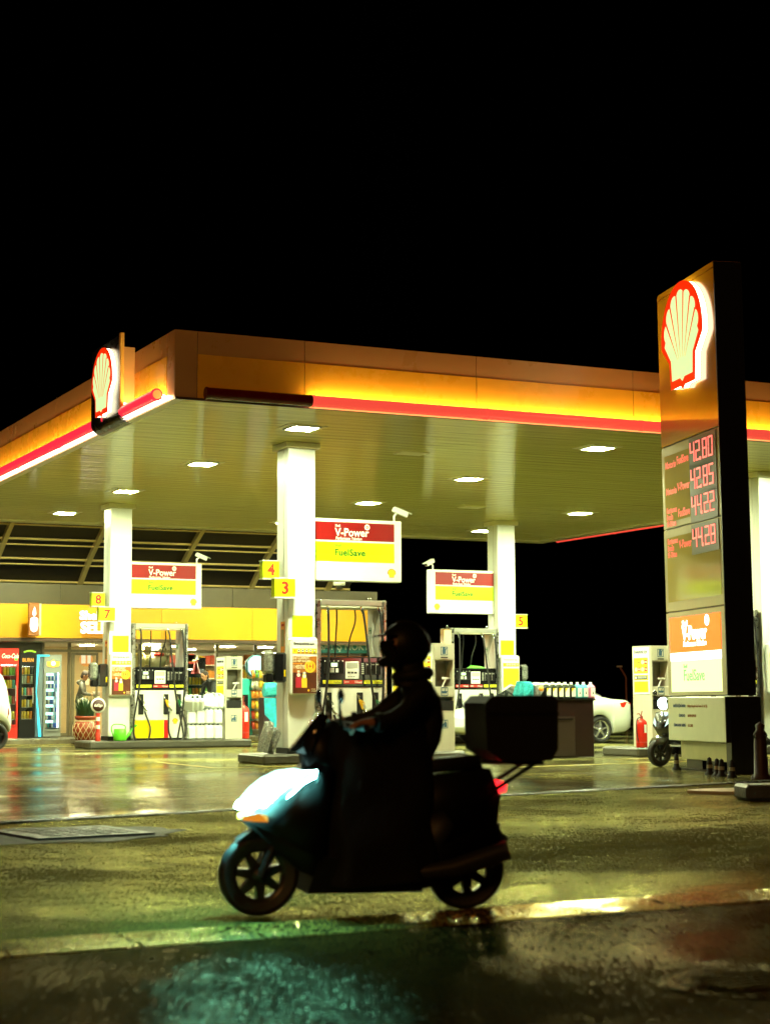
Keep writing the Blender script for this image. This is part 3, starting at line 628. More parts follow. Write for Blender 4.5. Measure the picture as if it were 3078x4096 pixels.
# ------------------------------------------------------------------ fuel pumps
hose_m = mat('hose_rubber', (.010, .010, .010), .4); red_lab = mat('fuel_label_red', (.55, .03, .02), .4); yel_lab = mat('fuel_label_yellow', (.75, .75, .02), .4); pump_white = mat('pump_white', (.76, .77, .70), .28, noise=.06, nscale=3)
screen_m = glow('pump_screen', (.75, 1, .6), 1.6); dim = mat('panel_grey', (.42, .42, .38), .4)
def pump(x, y, label, strips, yside):
    W, D = 1.37, .6
    t = thing('fuel_pump', label, 'fuel pump', (x, y, .177), group='fuel pumps with overhead hose beams')
    for a, b, nm in ((0, .10, 0), (W-.075, W, 1)): MB().box(a, b, 0, D, 0, 2.68, 0, .02).build('post', steel, t)
    mb = MB(); mb.box(.10, W-.075, .02, D-.02, 2.57, 2.675, 0, .015); mb.build('hose_beam', alu, t)
    mb = MB(); mb.box(.102, W-.078, .03, D-.03, 2.54, 2.568, 0); mb.build('beam_underside', grey_plastic, t)
    mb = MB()
    for px in (.03, W-.22): mb.tube([Vector((px, .25+.0, 2.68))+Vector((cos(a)*.03, 0, .02+sin(a)*.03)) for a in [2*pi*i/10 for i in range(10)]], .008, 5, closed=True)
    mb.build('lifting_eye', chrome, t)
    mb = MB(); mb.box(W-.12, W-.078, .04, D-.04, 1.68, 2.538, 0)
    mb.build('side_shield', alu, t)
    mb = MB(); xs_ = W-.122; mb.prism([(.04, 2.5), (.30, 2.5), (.44, 2.0), (.30, 1.72), (.26, 1.72), (.36, 2.0), (.2, 2.3)], (xs_, 0, 0), EY, EZ, -EX, .004, 0); mb.text('H', .16, (xs_-.004, .5, 2.1), -EY, EZ, 1, .02); mb.build('shield_graphic', [dim, green_ink], t)
    MB().box(.10, W-.075, .03, D-.03, .045, 1.137, 0, .008).build('cabinet', pump_white, t)
    MB().box(.095, W-.07, .04, D-.04, 0, .043).build('plinth', black, t)
    ya, yb = (.105, .80) if yside > 0 else (W-.08, W-.56)
    MB().box(ya, yb, .026, .029, .05, .458).build('yellow_panel', yellow, t)
    ra, rb = (.805, .905) if yside > 0 else (W-.565, W-.66)
    MB().box(ra, rb, .026, .029, .05, .458).build('red_panel', red_paint, t)
    mb = MB(); emblem(mb, (1.07 if yside > 0 else .40, .0285, .37), EX, EZ, .135, 0, 1, .003); mb.build('emblem', [mat('emblem_orange', (.75, .25, .01), .4), mat('emblem_yellow', (.9, .72, .02), .4)], t)
    MB().box(.10, W-.075, .015, D-.015, 1.14, 1.673, 0, .02).build('display_head', blackgloss, t)
    mb = MB(); y0 = .0145
    mb.box(.14, .53, y0-.02, y0, 1.38, 1.60, 2, .01); mb.box(.28, .40, y0-.024, y0-.0202, 1.50, 1.565, 1); mb.box(.26, .34, y0-.023, y0-.0202, 1.40, 1.48, 0); mb.box(.37, .42, y0-.023, y0-.0202, 1.40, 1.47, 3)
    for i in range(5): mb.box(.16+i*.085, .172+i*.085, y0-.022, y0-.0202, 1.585, 1.61, 3)
    o = mb.build('card_reader', [dim, screen_m, black, white_plastic], t)
    mb = MB(); mb.box(.56, .82, y0-.012, y0, 1.29, 1.59, 0, .006); mb.box(.58, .80, y0-.014, y0-.0122, 1.47, 1.57, 1)
    for i in range(3): mb.box(.60+i*.065, .65+i*.065, y0-.014, y0-.0122, 1.38, 1.41, 2); mb.box(.605+i*.05, .64+i*.05, y0-.014, y0-.0122, 1.32, 1.33, 2)
    mb.build('price_display', [white_plastic, dim, dark_ink], t)
    mb = MB(); mb.box(.855, 1.25, y0-.008, y0, 1.36, 1.58, 2)
    for i in range(6): mb.box(.87, .915, y0-.011, y0-.0082, 1.37+i*.034, 1.393+i*.034, 0)
    for i in range(3): mb.box(.96+i*.095, .966+i*.095, y0-.010, y0-.0082, 1.37, 1.57, 0); mb.box(.97+i*.095, 1.03+i*.095, y0-.010, y0-.0082, 1.53, 1.55, 0)
    mb.build('keypad', [dim, dim, black], t)
    for i, (a, b) in enumerate(((.13, .49), (.53, .89), (.925, 1.285))):
        mb = MB(); mb.box(a, b, y0-.004, y0, 1.20, 1.265, 0); r = mat('label_print', (.3, .3, .05), .5) if strips[i] == 'y' else white_plastic
        mb.text('FuelSave' if strips[i] == 'y' else 'V-Power', .055, (a+.21, y0-.0042, 1.212), EX, EZ, 1, .012, wid=.75); mb.box(a+.02, a+.1, y0-.005, y0-.004, 1.225, 1.24, 1)
        mb.build('fuel_label', [yel_lab if strips[i] == 'y' else red_lab, r], t)
    cols = [black, mat('nozzle_yellow', (.85, .5, .02), .4), mat('nozzle_green', (.01, .18, .05), .4)]; hx = (.245, .844, 1.146)
    for i, h in enumerate(hx):
        mb = MB(); mb.box(h-.06, h+.06, .012, .0285, .586, 1.05, 0, .01); mb.box(h-.045, h+.045, .006, .0125, .62, 1.02, 1); mb.build('holster', [black, mat('holster_dark', (.004, .004, .004), .7)], t)
        mb = MB(); X = Matrix.Translation((h+.01, -.03, .84)) @ Matrix.Rotation(radians(-22), 4, 'Y')
        mb.box(-.024, .024, -.03, .03, -.09, .09, 0, .014, X=X); mb.tube([X @ Vector(p) for p in ((0, 0, .09), (0, -.01, .15), (-.01, 0, .20))], .016, 8, 1)
        mb.tube([X @ Vector(p) for p in ((.0, 0, -.09), (.02, 0, -.16), (.045, 0, -.2))], .02, 8, 1); mb.lathe([(0, -.012), (.03, -.012), (.03, .004), (0, .006)], (h+.055, -.05, .80), 12, 2, axis='y')
        mb.tube([X @ Vector(p) for p in ((.03, 0, .06), (.06, 0, .0), (.03, 0, -.08))], .007, 6, 0)
        nz = mb.build('nozzle', [cols[i], chrome, white_plastic], t)
    # hoses hang from the beam, loop near the ground and rise to the nozzles
    H = [[(.20, -.0, 2.53), (.21, -.05, 2.42), (.19, -.10, 1.6), (.14, -.12, 1.1), (.03, -.14, .45), (.04, -.16, .08), (.2, -.18, -.10), (.36, -.17, .02), (.42, -.14, .28), (.34, -.10, .55), (.31, -.06, .66)],
         [(.86, -.0, 2.53), (.89, -.05, 2.42), (.95, -.12, 1.7), (1.02, -.14, 1.05), (1.14, -.15, .5), (1.20, -.17, .1), (1.1, -.19, -.09), (.95, -.18, -.03), (.86, -.15, .2), (.87, -.10, .5), (.89, -.06, .65)],
         [(1.19, -.0, 2.53), (1.22, -.05, 2.42), (1.25, -.10, 1.6), (1.23, -.12, 1.0), (1.17, -.15, .55), (1.07, -.2, .12), (1.06, -.21, -.05), (1.2, -.2, .03), (1.27, -.17, .25), (1.23, -.12, .52), (1.19, -.06, .66)]]
    for P_ in H: MB().tube(spline(P_, 7), .022, 8).build('hose', hose_m, t)
    mb = MB()
    for P_ in H: mb.tube([Vector(P_[0])+Vector((0, 0, .03)), Vector(P_[0])+Vector((0, -.02, -.03)), Vector(P_[1])], .022, 8)
    mb.build('hose_swivel', chrome, t)
    for a, b in ((.63, .66), (.99, .92)): MB().tube(spline([(a, D-.06, 2.53), (a+.01, D-.04, 2.3), (b, D+.06, 1.9), (b, D+.1, 1.2), (b+.1, D+.12, .4), (b-.1, D+.1, .3)], 6), .016, 8).build('hose', hose_m, t)
    return t
pump(12.135, 28.2, 'middle fuel pump right of the big central column, lower part behind the rider', 'yry', 1)
pump(12.12, 38.85, 'left fuel pump with bright yellow base beside the green watering can', 'yry', 1)
p5 = pump(20.374, 38.85, 'back right fuel pump under the hanging sign with a left end camera', 'rry', -1)
pump(20.30, 28.2, 'fuel pump mostly hidden behind the price pylon at the right edge', 'yry', 1)
q = at(1763, 2540, 38.8); t = thing('paper_notice', 'sheet of paper taped to the left post of the back right pump', 'paper', (20.2, 38.84, 2.3)); MB().box(20.17, 20.37, 38.83, 38.836, 2.32, 2.80).build('sheet', mat('paper_cream', (.6, .52, .3), .6), t, True)
mb = MB(); mb.hull([(21.0+dx, 39.1+dy, 1.86+dz) for dx, dy, dz in ((0,0,0),(.5,0,0),(.45,.2,0),(.05,.2,0),(.08,.05,.07),(.35,.06,.05),(.25,.15,.06))], 0)
tag(mb.build('green_cloth', mat('green_cloth', (.12, .5, .03), .7)), 'bright green cloth lying on top of the back right pump', 'cloth')

# ------------------------------------------------------------------ service cabinets (wipes, wash bucket, bin)
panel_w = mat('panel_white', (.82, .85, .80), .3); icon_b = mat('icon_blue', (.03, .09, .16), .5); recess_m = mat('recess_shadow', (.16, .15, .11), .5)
def icon_frame(mb, c, s, kind):
    for a, b, c0, c1 in ((-s, s, s-.012, s), (-s, s, -s, -s+.012), (-s, -s+.012, -s, s), (s-.012, s, -s, s)): mb.box(c[0]+a, c[0]+b, c[1]-.002, c[1], c[2]+c0*1.1, c[2]+c1*1.1, 0)
    P = {'glove': [(-.035, -.055), (.03, -.055), (.035, .02), (.055, .045), (.045, .06), (.02, .035), (.02, .07), (-.03, .07), (-.04, .0)],
         'wash': [(-.05, -.03), (.04, -.03), (.06, .01), (.015, .01), (.03, .07), (.02, .07), (.0, .01), (-.06, .01)],
         'bin': [(-.06, -.055), (-.02, -.055), (-.01, .0), (-.005, -.055), (.05, -.055), (.045, .02), (.03, .04), (.035, .07), (.012, .07), (.01, .04), (-.01, .015), (-.05, .0)]}[kind]
    mb.prism(P, (c[0], c[1], c[2]), EX, EZ, -EY, .002, 0)
def cabinet(x, y, label):
    W, D, H_ = .42, .64, 1.93
    t = thing('service_cabinet', label, 'cabinet', (x, y, .177), group='grey forecourt cabinets with bin and wash bucket')
    mb = MB(); mb.box(0, W, .30, D, 0, H_, 0); mb.box(0, W, 0, .298, 0, .88, 0); mb.box(0, .03, 0, .298, .882, H_, 0); mb.box(W-.03, W, 0, .298, .882, H_, 0)
    mb.box(.032, W-.032, 0, .298, 1.62, H_, 0); mb.box(.032, W-.032, .01, .298, .96, 1.06, 0); mb.build('shell', grey_plastic, t)
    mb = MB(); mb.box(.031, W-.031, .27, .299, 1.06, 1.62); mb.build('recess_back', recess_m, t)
    mb = MB(); mb.box(.012, W-.012, -.012, -.001, 1.64, H_-.02, 0, .004); mb.box(.14, .28, -.018, -.0122, 1.665, 1.685, 1); mb.build('glove_panel', [grey_plastic, black], t); MB().box(.012, W-.012, -.012, -.001, .97, 1.15, 0, .004).build('wash_panel', grey_plastic, t)
    MB().box(.025, W-.025, -.004, -.001, .72, .90, 0).build('bin_slot', mat('slot_black', (.006, .006, .006), .4), t)
    for yy, zz_, kd in ((-.0125, 1.79, 'glove'), (-.0125, 1.06, 'wash'), (-.001, .48, 'bin')): mb = MB(); icon_frame(mb, (W/2, yy, zz_), .07, kd); mb.build('icon', icon_b, t)
    mb = MB(); mb.tube([(.2, .12, 1.06), (.25, .10, 1.20), (.30, .10, 1.30)], .016, 8); mb.box(.22, .38, .08, .12, 1.28, 1.32, 0, .01); mb.build('wash_brush', white_plastic, t)
    mb = MB(); mb.box(-.012, -.001, .05, D-.03, 1.00, 1.90, 0, .004); mb.build('safety_board', panel_w, t)
    u = lambda f: D-.03-(D-.08)*f; mb = MB(); xx = -.0135
    for z0_, z1_ in ((1.40, 1.70), (1.27, 1.37), (1.04, 1.25)): mb.box(xx, -.0121, u(.06), u(.92), z0_, z1_, 0)
    m2 = MB(); m2.text('Emniyetiniz için', .088, (-.0122, u(.08), 1.79), -EY, EZ, 0, .012, wid=.82); m2.build('title', dark_ink, t)
    for i, (f, z) in enumerate(((.2, 1.62), (.6, 1.62), (.2, 1.48), (.6, 1.48))):
        cc = (xx, u(f), z)
        if i == 0: mb.prism([(-.045, -.04), (.045, -.04), (0, .05)], cc, -EY, EZ, -EX, .002, 1); mb.prism([(-.03, -.03), (.03, -.03), (0, .035)], (xx-.002, cc[1], z), -EY, EZ, -EX, .001, 0)
        else: mb.prism([(.042*cos(2*pi*j/14), .042*sin(2*pi*j/14)) for j in range(14)], cc, -EY, EZ, -EX, .002, 3); mb.prism([(-.006, -.035), (.006, -.035), (.006, .035), (-.006, .035)], (xx-.002, cc[1], z), -EY, EZ, -EX, .001, 1)
        if i: mb.box(xx-.002, xx, u(f+.11), u(f+.28), z-.04, z+.04, 2); mb.text('DUR' if i == 1 else 'YOK', .045, (xx-.002, u(f+.12), z-.015), -EY, EZ, 3, .01)
        else: mb.text('Dikkat', .035, (xx, u(f+.10), z-.01), -EY, EZ, 1, .01)
    mb.box(xx-.002, xx, u(.1), u(.88), 1.285, 1.355, 1); mb.box(xx-.004, xx-.002, u(.13), u(.24), 1.30, 1.34, 3)
    for k in range(2): mb.box(xx-.004, xx-.002, u(.3), u(.84), 1.31+k*.022, 1.318+k*.022, 3)
    rr = random.Random(4)
    for k in range(5):
        f = .12
        while f < .8: l = rr.uniform(.04, .12); mb.box(xx-.002, xx, u(f), u(f+l), 1.07+k*.035, 1.082+k*.035, 4); f += l+.03
    mb.build('safety_print', [mat('hazard_yellow', (.9, .78, .01), .4), dark_ink, darkred, white_plastic, orange_vinyl], t)
    return t
cabinet(14.43, 28.2, 'grey cabinet with safety board directly right of the rider')
cabinet(14.43, 38.9, 'grey cabinet with safety board beside the white canisters')
cabinet(19.07, 38.9, 'grey cabinet at the back, mostly hidden by the rider')
cabinet(19.10, 28.2, 'grey cabinet with safety board behind the red extinguisher')

# ------------------------------------------------------------------ island clutter
ext_red = mat('extinguisher_red', (.55, .02, .01), .25, coat=.3)
def extinguisher(x, y, z, s, label):
    t = thing('fire_extinguisher', label, 'extinguisher', (x, y, z), group='red fire extinguishers')
    MB().lathe([(0, 0), (.12*s, 0), (.125*s, .02), (.125*s, .50*s), (.115*s, .56*s), (.07*s, .61*s), (.03*s, .63*s), (0, .63*s)], n=20).build('cylinder', ext_red, t)
    mb = MB(); mb.box(-.03*s, .03*s, -.025*s, .025*s, .62*s, .69*s, 0, .008); mb.tube([(0, 0, .68*s), (-.06*s, 0, .74*s), (-.12*s, 0, .73*s)], .012*s, 6); mb.tube([(0, 0, .69*s), (.02*s, 0, .80*s)], .012*s, 6); mb.build('valve', mat('valve_red', (.25, .02, .01), .4), t)
    MB().tube(spline([(-.03*s, 0, .66*s), (-.14*s, -.03, .6*s), (-.15*s, -.03, .35*s), (-.13*s, -.05, .15*s)], 6), .012*s, 6).build('hose', hose_m, t)
    mb = MB(); mb.add([(.127*s*sin(a), -.127*s*cos(a), z_) for z_ in (.32*s, .50*s) for a in (-.1, .2, .5)], [(0,1,4,3),(1,2,5,4)]); mb.build('label', panel_w, t)
    MB().lathe([(.1265*s, .10*s), (.1265*s, .13*s)], n=20).build('band', darkred, t)
q = atg(2540, 2984, .177); extinguisher(18.80, 28.12, .177, .86, 'red fire extinguisher on the island end near the price pylon')
extinguisher(14.98, 39.2, .177, 1.25, 'red fire extinguisher half hidden behind the cabinet near the snacks')
# watering can
wc = mat('green_plastic', (.10, .55, .02), .35); t = thing('watering_can', 'bright green watering can on the island in front of the left column', 'watering can', (11.83, 38.72, .177))
MB().lathe([(0, 0), (.135, 0), (.15, .02), (.135, .26), (.125, .27), (.10, .26)], n=22).build('body', wc, t)
MB().tube(spline([(.13, 0, .06), (.22, 0, .16), (.32, 0, .30), (.36, 0, .35)], 5), [.035]*6+[.022]*10, 10).build('spout', wc, t)
MB().lathe([(0, 0), (.045, 0), (.02, -.05)], (.37, 0, .36), 12).build('rose', wc, t)
MB().tube(spline([(-.13, 0, .06), (-.20, 0, .25), (-.16, 0, .36), (0, 0, .37), (.12, 0, .33), (.12, 0, .24)], 5), .014, 8).build('handle', wc, t)
# white canisters
canm = mat('white_canister', (.72, .78, .74), .32); cap_b = mat('cap_dark', (.05, .07, .10), .4)
cn = thing('jerry_can', '', 'canister', (13.58, 38.95, .177), group='white plastic canisters stacked on the left island')
mb = MB(); mb.box(-.105, .105, -.14, .14, 0, .31, 0, .035); mb.hull([(-.1, -.13, .30), (.1, -.13, .30), (-.1, .13, .30), (.1, .13, .30), (-.06, -.05, .35), (.06, -.05, .35), (-.06, .08, .34), (.06, .08, .34)]); mb.build('body', canm, cn)
MB().tube([(0, -.02, .345), (0, .02, .385), (0, .08, .385), (0, .12, .33)], .014, 8).build('handle', canm, cn)
MB().lathe([(.03, .335), (.03, .37), (0, .37)], (0, -.09, 0), 10).build('cap', cap_b, cn)
cn['label'] = 'white canister in the bottom row of the stack beside the left pump'
for i in range(8):
    r, k = divmod(i, 4)
    if i: dup(cn, (13.58+k*.217, 38.95, .177+r*.352), 'white canister in the bottom row of the stack beside the left pump' if r == 0 else 'upright white canister in the second row of the stack')
for i in range(7):
    lb = 'white canister lying tilted on top of the stack' 
    c = dup(cn, (13.52+i*.125+(.12 if i > 2 else 0), 38.92+.02*i, .177+.704), lb); c.rotation_euler = (radians(8), radians(-34 if i < 3 else 20), radians(60))
# film bundle at the central column foot
def crumple(mb, c, sx, sy, sz, seed, mi=0, X=None):
    r = random.Random(seed); pts = []
    for i in range(60):
        d = Vector((r.uniform(-1, 1), r.uniform(-1, 1), r.uniform(-1, 1))); d /= max(abs(d.x), abs(d.y), abs(d.z)); k = r.uniform(.78, 1)
        pts.append((c[0]+d.x*sx*k, c[1]+d.y*sy*k, c[2]+d.z*sz*k))
    return mb.hull(pts, mi, X=X)
mb = MB(); X = Matrix.Translation((11.32, 28.35, .45)) @ Matrix.Rotation(radians(14), 4, 'Y'); crumple(mb, (-.06, 0, 0), .07, .16, .28, 2, X=X); crumple(mb, (.10, .03, -.03), .06, .14, .24, 5, X=X)
tag(mb.build('wrapped_bundle', bagm), 'film wrapped newspaper bundle leaning at the foot of the central column', 'bundle')
# round sign on striped post on the left island
t = thing('post_sign', 'round dark sign on a red and white striped post', 'sign', (11.33, 38.78, .177))
mb = MB(); 
for i in range(7): mb.lathe([(.045, i*.09), (.045, i*.09+.088)], n=14, mi=i % 2)
mb.lathe([(.06, 0), (.055, .15), (.045, .2)], n=14, mi=0); mb.build('post', [mat('stripe_red', (.5, .03, .015), .4), white_plastic], t)
mb = MB(); mb.lathe([(0, -.02), (.17, -.02), (.17, .02), (0, .02)], (0, 0, .80), 28, 0, 'y'); mb.tube([(0, 0, .98), (0, 0, 1.0)], .03, 8, 0); mb.build('rim', white_plastic, t)
mb = MB(); mb.lathe([(0, -.024), (.135, -.024), (.135, -.021)], (0, 0, .80), 28, 0, 'y'); mb.text('deli2go', .085, (0, -.0245, .775), EX, EZ, 1, .015, align='CENTER', wid=.8); mb.build('disc', [mat('disc_brown', (.05, .012, .01), .4), white_plastic], t)

# counter with car-care bottles
cm = mat('counter_maroon', (.014, .004, .004), .35, noise=.2, nscale=6); t = thing('display_counter', 'dark maroon counter carrying bottles, right of the delivery box', 'counter', (17.0, 28.6, 0))
MB().box(16.15, 17.785, 28.18, 28.9, 0.02, 1.085, 0, .012).build('body', cm, t, True)
a, b, c0, c1 = rect(2168, 2868, 2297, 3024, 28.18); MB().box(a, b, 28.165, 28.178, c0, c1, 0, .004).build('door', mat('counter_door', (.028, .016, .011), .4), t, True)
MB().box(a+.05, b-.05, 28.150, 28.163, c1-.05, c1-.03).build('door_handle', black, t, True)
MB().box(16.13, 17.805, 28.15, 28.93, 1.088, 1.108, 0, .005).build('top', black, t, True)
def jug(x, y, z, body, label, group, first=None):
    t = thing('oil_jug' if body == 'k' else 'fluid_jug', label, 'bottle', (x, y, z), group=group)
    m = {'k': mat('jug_black', (.01, .02, .012), .3), 'c': mat('jug_cyan', (.12, .55, .62), .25), 'p': mat('jug_pink', (.75, .25, .42), .25)}[body]
    MB().box(-.058, .058, -.09, .09, 0, .22, 0, .02).build('body', m, t)
    mb = MB(); mb.hull([(-.05, -.08, .215), (.05, -.08, .215), (-.05, .08, .215), (.05, .08, .215), (-.025, -.03, .26), (.025, -.03, .26), (-.025, .03, .26), (.025, .03, .26)]); mb.build('neck', m, t)
    MB().lathe([(.026, .255), (.026, .30), (0, .30)], n=12).build('cap', white_plastic, t)
    mb = MB(); mb.box(-.045, .045, -.093, -.0905, .03, .19, 0); mb.prism([(-.045, .19), (-.045, .12), (.01, .19)], (0, -.093, 0), EX, EZ, -EY, .001, 1) if body == 'k' else mb.prism([(-.015, .08), (.015, .08), (0, .13)], (0, -.093, 0), EX, EZ, -EY, .001, 2); mb.build('label', [panel_w, yellow, dark_ink], t)
    return t
G1 = 'jugs standing in a row on the maroon counter'
j0 = jug(16.9, 28.35, 1.108, 'k', 'black jug with white and yellow label on the maroon counter', G1)
px = [16.86+i*.135 for i in range(8)]; j0.location.x = px[0]
for i in range(1, 5): dup(j0, (px[i], 28.35, 1.108), j0['label'])
j1 = jug(px[5], 28.35, 1.108, 'c', 'pale cyan jug between black jugs and pink jug on the counter', G1); dup(j1, (px[6], 28.35, 1.108), j1['label'])
jug(px[7]+.02, 28.35, 1.108, 'p', 'pink jug at the right end of the counter row', G1)
cy = mat('cyan_pack', (.05, .5, .6), .15, noise=.4, nscale=15, bump=.5, bscale=20); gp = mat('grey_pack', (.3, .32, .32), .2, noise=.4, nscale=15, bump=.5, bscale=20)
mb = MB(); crumple(mb, (16.42, 28.45, 1.27), .13, .2, .16, 11)
for k in range(3): mb.lathe([(.055, 0), (.06, .2), (.03, .27), (0, .28)], (16.34+k*.09, 28.36, 1.11), 10)
tag(mb.build('bottle_pack', cy), 'shrink wrapped pack of cyan screenwash bottles on the counter', 'pack')
t = thing('bottle_pack', 'shrink wrapped grey pack with orange spot on the counter', 'pack', (16.68, 28.45, 1.11)); mb = MB(); crumple(mb, (16.68, 28.45, 1.26), .10, .2, .15, 13); mb.build('film', gp, t, True)
MB().lathe([(0, -.006), (.05, -.006), (.05, .012)], (16.70, 28.262, 1.28), 14, 0, 'y').build('orange_spot', orange_vinyl, t, True)
# ------------------------------------------------------------------ price pylon
hd = radians(13.7); pu = Vector((sin(hd), cos(hd), 0)); G = atg(2917, 3098); PW, PD = 2.38, .43
pyl = thing('price_pylon', 'tall price pylon with glowing scallop shell and red digital prices', 'sign', (0, 0, 0))
pyl.matrix_world = Matrix.Translation(G) @ Matrix.Rotation(radians(-.52), 4, Vector((sin(YAW+.13), cos(YAW+.13), 0))) @ Matrix.Rotation(math.atan2(-pu.y, -pu.x), 4, 'Z')
def zf(f, y):                          # height of photo row y at fraction f of the front face
    p = G+pu*(PW*(1-f)); return at(2670+230*f, y, p.y).z
def fx(t): return -PW+PW*(t*25.4/(t*25.4+(1-t)*27.7))    # apparent fraction -> local x
ztop, z1, z2, z3, z4 = zf(1, 1047), zf(1, 1706), zf(1, 2062), zf(1, 2420), zf(1, 2783)
gold = mat('pylon_gold', (.60, .29, .012), .16, 0, noise=.06, nscale=2, coat=.3); beige = mat('pylon_beige', (.50, .47, .30), .22, .3, rvar=.05, noise=.05, nscale=3)
pblack = mat('pylon_black', (.006, .006, .006), .3); tint = mat('tinted_panel', (.36, .30, .085), .10, 0, spec=.9, coat=.6)
zc = zf(1, 1068)
mb = MB(); mb.prism([(-PW, zc), (0, zc), (0, ztop), (-PW+.06, ztop), (-PW+.015, ztop-.025), (-PW, ztop-.07)], (0, 0, 0), EX, EZ, EY, PD, 0); mb.build('cap', gold, pyl)
MB().box(-PW, 0, 0, PD, z1+.012, zc-.012, 0, .006).build('upper_panel', gold, pyl)
MB().box(-PW+.02, -.02, .03, PD-.01, z4, ztop-.1, 0).build('core', pblack, pyl)
for a, b, nm in ((z2+.010, z1-.010, 0), (z3+.010, z2-.010, 0), (z4+.012, z3-.010, 0)):
    mb = MB(); mb.box(-PW, 0, 0, PD, a, b, 0, .006); mb.build('frame_panel', beige, pyl)
mb = MB(); mb.box(.001, .03, -.004, PD+.01, z4, ztop-.01, 0); mb.build('side_panel', pblack, pyl)
for a, b, nm in ((zf(1, 2040)+.03, z1-.16, 'a'), (zf(1, 2385)+.03, z2-.14, 'b')): MB().box(-PW+.13, -.07, -.006, .002, a, b, 0).build('tinted_panel', tint, pyl)
led_r = glow('price_red', (1, .15, .12), 1.8); led_t = glow('price_text_red', (1, .10, .045), .85); box_d = mat('digit_box', (.05, .035, .01), .3)
SEG = {'0': 'abcdef', '2': 'abged', '4': 'fgbc', '5': 'afgcd', '8': 'abcdefg'}
def digits(s, x0, x1, z0, z1_):
    o = MB(); o.box(x0-.05, x1+.04, -.016, -.0065, z0-.10, z1_+.06); bx = o.build('digit_box', box_d, pyl); mb = MB()
    n = 4; w_ = (x1-x0)/4.35; h = z1_-z0; x = x0; t = .036
    for ch in s:
        if ch == '.': mb.box(x-.06, x-.015, -.024, -.0165, z0, z0+.05); x += .05; continue
        a, b, m = x, x+w_*.80, z0+h/2
        R = {'a': (a, b, z1_-t, z1_), 'd': (a, b, z0, z0+t), 'g': (a, b, m-t/2, m+t/2), 'f': (a, a+t, m, z1_), 'e': (a, a+t, z0, m), 'b': (b-t, b, m, z1_), 'c': (b-t, b, z0, m)}
        for k in SEG[ch]:
            q = R[k]; g = .006
            mb.box(q[0]+g, q[1]-g, -.024, -.0165, q[2]+g, q[3]-g)
        x += w_
    mb.build('digits', led_r, bx)
FX = -PW+PW*.74
rows = [('42.80', 1754, 1836, 'Motorin', 'FuelSave'), ('42.85', 1863, 1947, 'Motorin', 'V-Power'), ('44.22', 1972, 2053, 'K', 'FuelSave'), ('44.28', 2103, 2182, 'K', 'V-Power')]
for s, ya, yb, l1, l2 in rows:
    zt, zb = zf(.74, ya), zf(.74, yb); digits(s, fx(.555), fx(.95), zb, zt); mb = MB(); zm = (zt+zb)/2
    if l1 == 'Motorin': mb.text('Motorin', .16, (fx(.08), -.0066, zm-.12), EX, EZ, 0, .018, wid=.86)
    else:
        for k, s_ in enumerate(('Kurşunsuz', 'Benzin', '95 Oktan')): mb.text(s_, .125, (fx(.08), -.0066, zm+.0-k*.108), EX, EZ, 0, .03, wid=.82)
    mb.text(l2, .18, (fx(.30), -.0066, zm-.10), EX, EZ, 0, .02, wid=.80); mb.build('fuel_name', led_t, pyl)
# lit fuel panel
a, b = fx(.075), fx(.935); zt, zm, zb = zf(.9, 2450), zf(.9, 2598), zf(.9, 2765)
lit_o = glow('lit_orange', (1, .052, .002), 6.0); lit_g = glow('lit_pale_green', (.84, 1, .42), 1.5); lit_w = glow('lit_white', (1, .98, .8), 4.5)
MB().box(a, b, -.008, -.0005, zm, zt).build('lit_orange_panel', lit_o, pyl); MB().box(a, b, -.008, -.0005, zm-.13, zm-.004).build('lit_white_band', lit_w, pyl); MB().box(a, b, -.008, -.0005, zb, zm-.134).build('lit_green_panel', lit_g, pyl)
mb = MB(); lx = fx(.31); ph = zt-zm; mb.text('Shell', .12, (lx, -.0082, zt-.26*ph), EX, EZ, 0, .02); mb.text('V-Power', .30, (lx, -.0082, zt-.65*ph), EX, EZ, 0, .03, wid=.92); mb.text('Performans Yakıtları', .115, (lx+.03, -.0082, zt-.84*ph), EX, EZ, 0, .02, .1, wid=.98)
ring = lambda r: [(r*cos(2*pi*i/20), r*sin(2*pi*i/20)) for i in range(20)]
mb.prism(ring(.085), (fx(.735), -.0082, zt-.16*ph), EX, EZ, -EY, .003, 0); mb.prism(ring(.025), (fx(.735), -.0115, zt-.16*ph), EX, EZ, -EY, .002, 1)
mb.build('lettering', [lit_w, lit_o], pyl); mb = MB(); mb.text('FuelSave', .25, (lx, -.0082, zb+.28*(zm-zb)), EX, EZ, 2, .008, wid=1.0); mb.text('Shell', .09, (lx, -.0082, zb+.60*(zm-zb)), EX, EZ, 2, .004)
mb.build('lettering', [lit_w, lit_o, glow('lit_green_letter', (.28, .75, .22), .85)], pyl)
